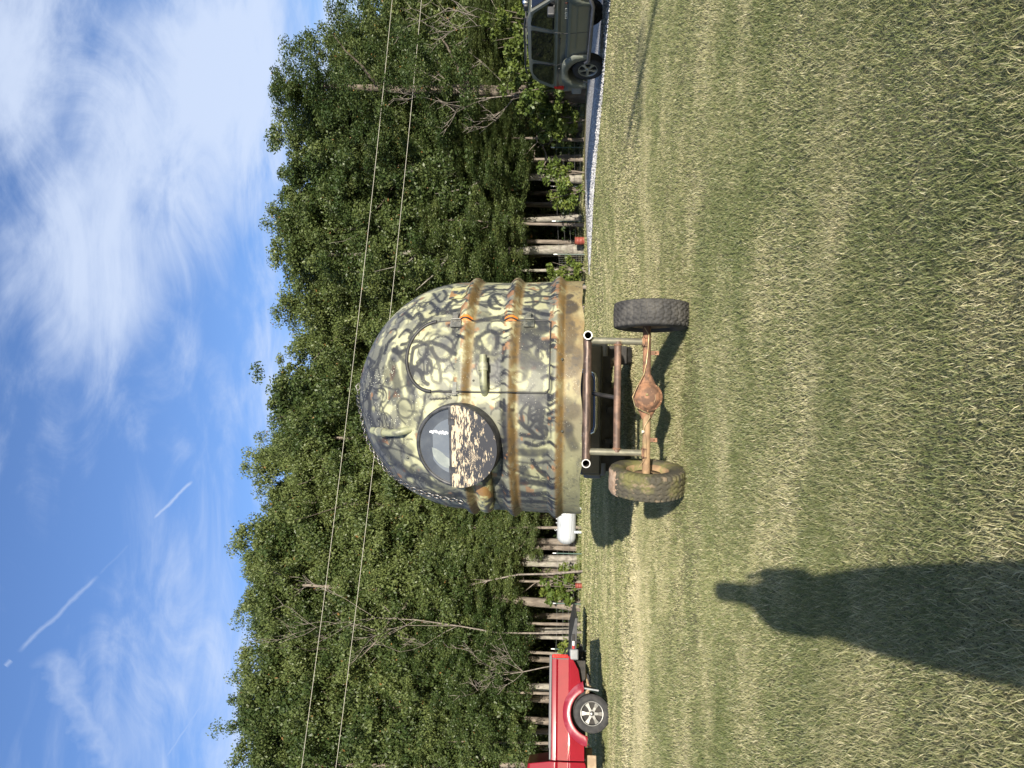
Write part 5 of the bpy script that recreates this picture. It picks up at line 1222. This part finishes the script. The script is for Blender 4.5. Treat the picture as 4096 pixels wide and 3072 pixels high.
def tree(px_y, d, r0, label, bark, lean=0.0, group=None, topk=0.0, width=None, zlo_m=None, leafm=None, name='tree', base=None):
    global tree_n; tree_n += 1
    p = P(2345, px_y, d); tv = .55 * top_v(px_y) + .45 * max(top_v(px_y - 110), top_v(px_y + 110)) + topk - (122 if topk < 400 else 0)
    H = 1.5 + (2190 - tv + (px_y - 1536) * .0157 * 1) / FPX * d
    H = max(4.0, H - (CAM.z * 0))
    z0 = zgf(p.x, p.y) - .05
    o = thing(name, label, 'tree', (p.x, p.y, z0), 0, group)
    link('trunk', trunk_mesh(H * .80, r0, tree_n * 7, lean, m=bark), o)
    me = CROWNS[(tree_n * 7 + tree_n // 3) % 6]; c = link('crown', me, o)
    w = width or random.uniform(1.9, 2.7); zl = zlo_m if zlo_m is not None else 1.2
    sz = (H - zl) / .96; c.scale = (w, w * random.uniform(.85, 1.15), sz); c.location = (lean * H * .5, 0, zl - .06 * sz); c.rotation_euler = (0, 0, random.uniform(0, 6.28))
    if leafm:
        c.data = me.copy(); c.data.materials.clear(); c.data.materials.append(leafm)
    return o
front = [  # photo y of the trunk, distance, trunk radius, bark, label
    (1077, 28.6, .075, BARKP, 'slim pale trunked tree just right of the dome'), (973, 28.8, .10, BARK, 'thin brown trunked tree growing against the thick pale trunk by the red drum'), (998, 28.0, .20, BARKP, 'thick pale trunked tree beside the red drum'),
    (870, 28.2, .12, BARKP, 'grey trunked tree at the far end of the gravel drive'), (825, 30.5, .13, BARKD, 'dark trunked tree behind the yellow green bush'), (717, 27.6, .155, BARKP, 'pale trunked tree left of the yellow green bush as one looks along the drive'),
    (630, 27.4, .105, BARK, 'straight grey trunked tree with a branch stub by the drive'), (513, 27.8, .14, BARKD, 'dark brown trunked tree in the shade by the drive'), (478, 28.0, .05, BARKD, 'sapling thin dark stemmed tree by the drive'), (374, 25.6, .27, BARKD, 'big dark forked tree just behind the SUV'),
    (2170, 31.0, .15, BARK, 'straight trunked tree at the end of the white tank'), (2193, 31.4, .12, BARK, 'darker trunk standing close beside the tree at the tank'), (2236, 31.0, .155, BARKP, 'right hand trunk of the pale pair left of the tank'), (2257, 30.8, .135, BARKP, 'left hand trunk of the pale pair left of the tank'),
    (2306, 32.5, .12, BARKD, 'dark trunked tree behind the broad leaved shrub'), (2346, 32.0, .09, BARK, 'thin tree above the small red can'), (2424, 29.8, .21, BARK, 'thick brown trunked tree with flared base right of the flatbed trailer'), (2468, 32.0, .14, BARKD, 'dark tree behind the ramp of the flatbed trailer'),
    (2525, 30.5, .12, BARKP, 'pale trunk above the flatbed trailer deck'), (2557, 30.2, .08, BARKP, 'slender pale trunk above the flatbed trailer wheel'), (2647, 30.0, .12, BARKD, 'dark trunk above the tailgate of the red pickup'), (2752, 29.4, .17, BARKP, 'thick pale trunk above the bed of the red pickup'),
    (2807, 30.4, .15, BARK, 'brown trunk above the wheel of the red pickup'), (2895, 29.0, .145, BARK, 'straight trunk above the front of the red pickup bed'), (2932, 30.5, .13, BARKD, 'dark trunk near the cab of the red pickup'), (3058, 29.0, .15, BARK, 'tree trunk above the cab of the red pickup'),
    (1230, 29.5, .15, BARK, 'tree rising right behind the right shoulder of the dome'), (1400, 29.8, .17, BARK, 'tree rising behind the dome above its door'), (1560, 30.2, .16, BARK, 'tree rising behind the very top of the dome'), (1740, 30.2, .17, BARK, 'tree rising behind the left part of the dome roof'), (1900, 30.4, .16, BARK, 'tree rising above the chain side of the dome'), (2040, 30.6, .16, BARK, 'tree rising above the left flank of the dome')]
for i, (py, d, r0, bk, lab) in enumerate(front):
    low = {374: 3.0, 998: 2.6, 2424: 3.2, 478: 1.5}.get(py, 1.9 + .6 * math.sin(i * 2.1))
    tree(py, d, r0, lab, bk, lean=.03 * math.sin(i * 1.7), topk=(90 if r0 < .11 else 20) + 55 * math.sin(i * 3.3), zlo_m=low + .9, width=(1.4 if r0 < .11 else None))
# lower leafy trees standing in front of the trunks
for i, (py, d, tk_, lab) in enumerate(((1150, 27.8, 620, 'low leafy tree right of the dome with bright green sprays'), (900, 27.0, 560, 'low bright green tree overhanging the drive'), (640, 26.6, 640, 'low leafy tree drooping over the middle of the drive'), (560, 26.2, 720, 'bright leafed low tree nearest the dark forked tree'),
        (2110, 29.8, 640, 'low leafy tree above the white tank'), (2330, 29.6, 700, 'low leafy tree left of the pale trunk pair'), (2500, 29.4, 620, 'low leafy tree above the flatbed trailer ramp'), (2620, 29.0, 560, 'low leafy tree above the red pickup tailgate'), (2780, 28.6, 540, 'low leafy tree over the middle of the red pickup bed'), (2980, 28.2, 560, 'low leafy tree above the red pickup cab'), (160, 25.0, 560, 'low dull green tree behind the SUV bonnet'), (30, 25.4, 480, 'low tree at the right edge behind the SUV'))):
    tree(py, d, .07, lab, BARK, lean=.02 * math.sin(i), topk=tk_, zlo_m=2.2 + .4 * math.sin(i * 2.7), width=1.7)
G_BACK = 'trees deeper in the wood'
for row, (d, step, sh) in enumerate(((33.5, 118, 0), (37.5, 130, 40), (42.0, 150, 80), (47.0, 170, 30))):
    py = -420 + sh
    while py < 3500:
        tree(py + random.uniform(-25, 25), d + random.uniform(-1.2, 1.2), random.uniform(.10, .19), 'leafy tree deeper in the wood behind the front row of trunks', BARKD, group=G_BACK, topk=45 + 45 * row + random.uniform(-70, 170), zlo_m=(2.1, 1.2, .6, .2)[row], width=random.uniform(2.4, 3.2))  # dark bark puts the wood's shade into the colour of the far trunks
        py += step
# dead, bare trees and snags
def dead_tree(py, d, H, seed, label, r0=.06, spread=.5):
    g = random.Random(seed); p = P(2345, py, d); o = thing('dead_tree', label, 'dead tree', at_ground(p.x, p.y)); mb = MB(); br = MB()
    def grow(p, dirv, L, r, lev, B):
        pts = [p]; q = p.copy(); dv = dirv.copy(); n = 5
        for j in range(n):
            dv = (dv + Vector((g.uniform(-.22, .22), g.uniform(-.22, .22), g.uniform(-.08, .16)))).normalized(); q = q + dv * L / n; pts.append(q.copy())
        B.tube(pts, [r * (1 - .7 * j / n) for j in range(n + 1)], 6 if lev < 2 else 4)
        if lev < 3:
            for j in range((7, 4, 3)[lev]):
                k = g.randint(2 if lev else 3, n); a = g.uniform(0, 6.28); e = g.uniform(.2, .8)
                nd = (dv * .4 + Vector((math.cos(a), math.sin(a) * .7, e)) * spread).normalized(); grow(pts[k], nd, L * g.uniform(.3, .5), max(.010, r * (1 - .7 * k / n) * .6), lev + 1, br)
    grow(Vector((0, 0, 0)), Vector((0, 0, 1)), H, r0, 0, mb)
    mb.build('trunk', DEADW, o); br.build('branches', DEADW, o)
dead_tree(2285, 28.4, 6.4, 3, 'bare dead tree with a grey tangle of twigs above the tank side of the wood', .05)
dead_tree(2530, 27.9, 8.2, 8, 'tall bare dead trunk poking out above the flatbed trailer', .045, .35)
dead_tree(2660, 27.6, 3.8, 12, 'small bare dead tree over the tailgate of the red pickup', .03, .8)
dead_tree(350, 25.2, 4.2, 31, 'pale bare dead limbs in front of the dark forked tree', .045, .7)
dead_tree(120, 24.4, 4.8, 41, 'bare greyish dead tree at the right edge above the SUV', .04, .7)
# shrubs and undergrowth
def shrub(py, d, w, h, K, per, size, mats, label, seed, cat='shrub', name='shrub', vx=2345, stems=5):
    p = P(vx, py, d); g = np.random.default_rng(seed); o = thing(name, label, cat, at_ground(p.x, p.y))
    c = g.normal(size=(K, 3)); c /= np.linalg.norm(c, axis=1)[:, None]; c *= g.random(K)[:, None] ** .4; c = c * np.array([w / 2, w / 2.4, h * .45]); c[:, 2] += h * .55
    link('foliage', leaf_mesh('foliage', c, np.tile([[.22, .22, .16]], (K, 1)), per, size, seed, 1.4, mats=mats), o)
    mb = MB()
    for k in range(stems):
        a = 6.28 * k / stems; mb.tube([(0, 0, -.05), (math.cos(a) * w * .12, math.sin(a) * w * .1, h * .4), (math.cos(a) * w * .3, math.sin(a) * w * .22, h * .85)], [.018, .014, .006], 5)
    mb.build('stems', BARK, o)
shrub(2352, 29.0, 1.6, 1.75, 34, 26, .17, [LEAFY], 'broad leaved green shrub between the pale trunk pair and the thick trunk', 5)
shrub(2290, 29.4, .8, .9, 12, 24, .14, [LEAFY], 'small green seedling bush at the foot of the pale trunk pair', 6)
shrub(765, 25.6, 1.3, 1.45, 34, 60, .09, [LEAFY], 'yellow green bush hanging over the gravel drive', 7)
shrub(690, 25.9, .9, 1.9, 20, 50, .10, [LEAFY], 'taller yellow green sapling beside the bush at the drive', 8)
shrub(1085, 27.4, 1.1, 1.5, 22, 55, .10, [LEAFY, ], 'small yellowing shrub under the trees right of the dome', 9)
shrub(2610, 28.0, 1.0, .95, 18, 40, .12, [LEAFY], 'green bush behind the tailgate of the red pickup', 10)
for i, (py, d, w, h, lab) in enumerate(((330, 23.8, 1.9, 3.0, 'cedar with feathery yellow green sprays behind the rear of the SUV'), (110, 23.6, 2.2, 3.6, 'tall feathery cedar behind the SUV roof'), (480, 25.4, 1.5, 1.9, 'small dull cedar hanging by the dark trunk'))):
    shrub(py, d, w, h, 60, 90, .11, [LEAFC], lab, 50 + i, 'cedar', 'cedar')
g = np.random.default_rng(77); K = 900
c = np.stack([g.uniform(-34, 34, K), g.uniform(34, 58, K), g.random(K) ** 1.3 * 4.2 + .2], 1)
me = leaf_mesh('undergrowth', c, np.tile([[.9, .9, .6]], (K, 1)), 55, .34, 78, 1.5, mats=[LEAFD]); tag(link('undergrowth', me), kind='stuff')
K = 420; c = np.stack([g.uniform(-20, 17, K), g.uniform(31.5, 34, K), g.random(K) ** 2 * .9 + .05], 1); c[:, 1] -= np.clip(c[:, 0] - 2, 0, 9) * .45
me = leaf_mesh('undergrowth', c, np.tile([[.3, .3, .25]], (K, 1)), 26, .13, 79, 1.6, mats=[LEAFD]); tag(link('undergrowth', me), kind='stuff')
gxx = np.linspace(-40, 40, 60); gyy = np.linspace(30.6, 66, 24); X2, Y2 = np.meshgrid(gxx, gyy); Y2 = Y2 - np.clip(X2 - 2, 0, 10) * .40
fl_v = np.stack([X2, Y2, zg(X2, Y2) + .006 + .03 * np.sin(X2 * 3) * np.sin(Y2 * 2.3) * (Y2 > 31.5)], -1).reshape(-1, 3); ix = np.arange(60 * 24).reshape(24, 60)
me = fast_mesh('forest_floor', fl_v, quads=np.stack([ix[:-1, :-1], ix[:-1, 1:], ix[1:, 1:], ix[1:, :-1]], -1).reshape(-1, 4)); soft(me); me.materials.append(mat('leaf_litter', (.045, .034, .022), (.085, .062, .036), scale=3, rough=.95, bmp=.6, bs=20, bd=.03)); tag(link('forest_floor', me), kind='structure')

# ---------------------------------------------------------------- fence
PGREEN = mat('post_green', (.045, .09, .075), (.06, .11, .09), rough=.5); PWHITE = mat('post_white', (.72, .74, .70), rough=.5)
WIRE = mat('fence_wire', (.22, .22, .21), rough=.5, metal=.6)
posts = [(460, 26.0), (590, 26.4), (745, 26.8), (885, 27.2), (1018, 27.6), (1140, 27.9), (2216, 29.3), (2417, 29.0), (2600, 28.8)]
labs = ['nearest the SUV', 'by the dark trunks', 'by the yellow green bush', 'beside the grey trunk', 'by the thick pale trunk', 'just right of the dome', 'by the pale trunk pair', 'in front of the thick brown trunk', 'behind the tailgate of the red pickup']
pp_ = []
for (py, d), lb in zip(posts, labs):
    p = P(2345, py, d); z = zgf(p.x, p.y); o = thing('fence_post', 'thin green steel fence post with white tip ' + lb, 'fence post', (p.x, p.y, z), 0, 'steel posts of the wire fence')
    mb = MB(); mb.box((0, 0, .50), (.032, .010, 1.1)); mb.box((0, .012, .50), (.009, .022, 1.1)); mb.build('stake', PGREEN, o)
    mb = MB(); mb.box((0, 0, 1.12), (.034, .012, .14)); mb.box((0, .012, 1.12), (.011, .024, .14)); mb.build('tip', PWHITE, o); pp_.append(Vector((p.x, p.y, z)))
fw = thing('wire_fence', 'wire fence strung along the front of the wood', 'fence', tuple(pp_[0]))
ends = [P(2345, 120, 24.6)] + pp_ + [P(2345, 2960, 28.2)]
ends = [Vector((p.x, p.y, zgf(p.x, p.y))) for p in ends]
for hgt in (.14, .34, .54, .76, 1.0):
    pts = []
    for a, b_ in zip(ends[:-1], ends[1:]):
        for t in np.linspace(0, 1, 6, endpoint=False): pts.append(a.lerp(b_, float(t)) + Vector((0, -.02, hgt - .02 * math.sin(math.pi * t))) - pp_[0])
    mb = MB(); mb.tube(pts, .0042, 4, cap=False); mb.build('wire', WIRE, fw)
# woven mesh beside the dome
for k in range(16):
    t = k / 15; p = pp_[4].lerp(pp_[5], t) if k < 16 else None; q = p + (pp_[5] - pp_[4]) * .0
    mb = MB(); mb.tube([q - pp_[0] + Vector((0, -.022, .02)), q - pp_[0] + Vector((0, -.022, 1.0))], .003, 4); mb.build('wire', WIRE, fw)

# ---------------------------------------------------------------- overhead lines and their poles
CABLE = mat('overhead_cable', (.40, .38, .32), rough=.6)
for (a, b_, dl, lab) in (((1575, 0), (1213, 3072), (24.0, 22.0), 'upper overhead cable crossing in front of the trees'), ((1692, 0), (1350, 3072), (24.0, 22.0), 'lower overhead cable crossing in front of the trees')):
    A, B = P(a[0], a[1], dl[0]), P(b_[0], b_[1], dl[1]); A2, B2 = A + (A - B) * .35, B + (B - A) * .35
    o = thing('overhead_cable', lab, 'power line', tuple(A2), 0, 'overhead cables')
    pts = [A2.lerp(B2, t) - A2 + Vector((0, 0, -.35 * (1 - (2 * t - 1) ** 2) + .28)) for t in np.linspace(0, 1, 40)]
    mb = MB(); mb.tube([tuple(p) for p in pts], .0068, 6); mb.build('cable', CABLE, o)
POLE = mat('pole_wood', (.17, .12, .08), (.24, .18, .12), scale=5, rough=.9, stretch=(1, 1, .1))
def pole(x, y, h, lab):
    o = thing('utility_pole', lab, 'utility pole', (x, y, zgf(x, y) - .1)); mb = MB(); mb.tube([(0, 0, 0), (0, 0, h)], [.15, .10], 14); mb.build('mast', POLE, o)
    mb = MB(); mb.box((0, 0, h - .5), (1.6, .09, .11)); mb.build('crossarm', POLE, o)
    for xx in (-.65, .65): mb = MB(); mb.lathe([(.001, .16), (.03, .14), (.045, .08), (.03, .04), (.02, .0)], (xx, 0, h - .44), (0, 0, 1), 10); mb.build('insulator', TW, o)
pole(12.6, -16.2, 8.2, 'weathered wooden utility pole behind the camera whose shadow crosses the lawn')

# ---------------------------------------------------------------- unseen house, added behind the camera to cast the shade on the drive
hs = thing('shading_house', 'tall unseen house added behind the camera to shade the gravel drive', 'house', (0, 0, 0))
HW = mat('house_siding', (.62, .61, .57), (.70, .69, .65), scale=2, rough=.7)
ROOF = mat('house_shingles', (.10, .10, .11), (.16, .155, .15), scale=14, rough=.9)
hx0, hx1, hy0, hy1 = 19.5, 30.0, -19.0, -8.0
mb = MB(); mb.prism([(hx0, 0), (hx1, 0), (hx1, 9.9), ((hx0 + hx1) / 2, 12.6), (hx0, 9.9)], hy0, hy1); mb.build('wall', HW, hs)
mb = MB()
for sx, xa in ((-1, hx0 - .5), (1, hx1 + .5)):
    xm = (hx0 + hx1) / 2; vs = [(xa, hy0 - .4, 9.75), (xa, hy1 + .4, 9.75), (xm, hy1 + .4, 12.7), (xm, hy0 - .4, 12.7)]; vs += [(x, y, z + .15) for x, y, z in vs]
    mb.add(vs, [(0, 1, 2, 3), (4, 5, 6, 7), (0, 1, 5, 4), (1, 2, 6, 5), (2, 3, 7, 6), (3, 0, 4, 7)], 0, False)
mb.build('roof', ROOF, hs)
for zc in (1.9, 4.9, 7.9):
    for xc in (20.2, 23.3, 26.4):
        mb = MB(); mb.box((xc, hy1 + .03, zc), (1.1, .08, 1.6)); w_ = mb.build('window', PWHITE, hs); mb = MB(); mb.box((xc, hy1 + .075, zc), (.94, .02, 1.42)); mb.build('pane', TGLASS, w_)

# ---------------------------------------------------------------- the photographer, whose shadow falls on the lawn
SKIN = mat('skin', (.48, .30, .22), rough=.5); SHIRT = mat('dark_shirt', (.05, .06, .09), rough=.8); JEANS = mat('jeans', (.05, .07, .13), rough=.85)
pe = thing('person', 'person in dark shirt and jeans holding up a phone behind the camera', 'person', (.02, -.42, 0))
def skin(name, V_, E_, r_, m, parent, sub=2, root=0):
    me = bpy.data.meshes.new(name); me.from_pydata(V_, E_, []); o = link(name, me, parent); me.materials.append(m)
    md = o.modifiers.new('skin', 'SKIN'); md.use_smooth_shade = True
    sk_ = me.skin_vertices[0].data
    for i, rr in enumerate(r_): sk_[i].radius = (rr if isinstance(rr, tuple) else (rr, rr)); sk_[i].use_root = (i == root)
    o.modifiers.new('sub', 'SUBSURF').levels = 1; o.modifiers['sub'].render_levels = sub
    return o
V_ = [(0, 0, .98), (0, -.01, 1.15), (0, 0, 1.36), (0.02, .01, 1.53), (0.03, .03, 1.64), (0.03, .05, 1.75), (0.03, .04, 1.84),
      (.11, 0, .94), (.09, .02, .52), (.08, -.02, .10), (.08, .12, .03), (-.11, 0, .94), (-.10, .02, .52), (-.09, -.02, .10), (-.09, .12, .03),
      (.12, 0, 1.40), (.10, .20, 1.20), (.10, .30, 1.36), (.09, .33, 1.42), (-.14, 0, 1.38), (-.17, .16, 1.14), (-.16, .28, 1.36), (-.09, .33, 1.42)]
E_ = [(0, 1), (1, 2), (2, 3), (3, 4), (4, 5), (5, 6), (0, 7), (7, 8), (8, 9), (9, 10), (0, 11), (11, 12), (12, 13), (13, 14), (2, 15), (15, 16), (16, 17), (17, 18), (2, 19), (19, 20), (20, 21), (21, 22)]
r_ = [(.175, .15), (.16, .14), (.135, .12), .085, (.08, .085), (.088, .10), (.065, .075), .12, .095, .08, .05, .12, .095, .08, .05, .075, .055, .04, .038, .075, .055, .04, .038]
skin('body', V_, E_, r_, SHIRT, pe)
for s in (-1, 1):
    for k in range(4): z = 1.44 + .022 * k - .03; skin('finger', [(s * .09, .33, 1.42), (s * .078, .365, z), (s * .05, .378, z + .004), (s * .032, .368, z + .006)], [(0, 1), (1, 2), (2, 3)], [.012, .0095, .0085, .007], SKIN, pe, 1)
    skin('thumb', [(s * .085, .325, 1.41), (s * .065, .335, 1.45), (s * .045, .345, 1.475)], [(0, 1), (1, 2)], [.012, .010, .008], SKIN, pe, 1)
ph_ = thing('phone', 'dark phone held up in both hands behind the lens', 'phone', (.0, -.06, 1.47)); mb = MB(); mb.box((0, 0, 0), (.076, .009, .16)); mb.build('case', PLAST, ph_, bevel=.003)
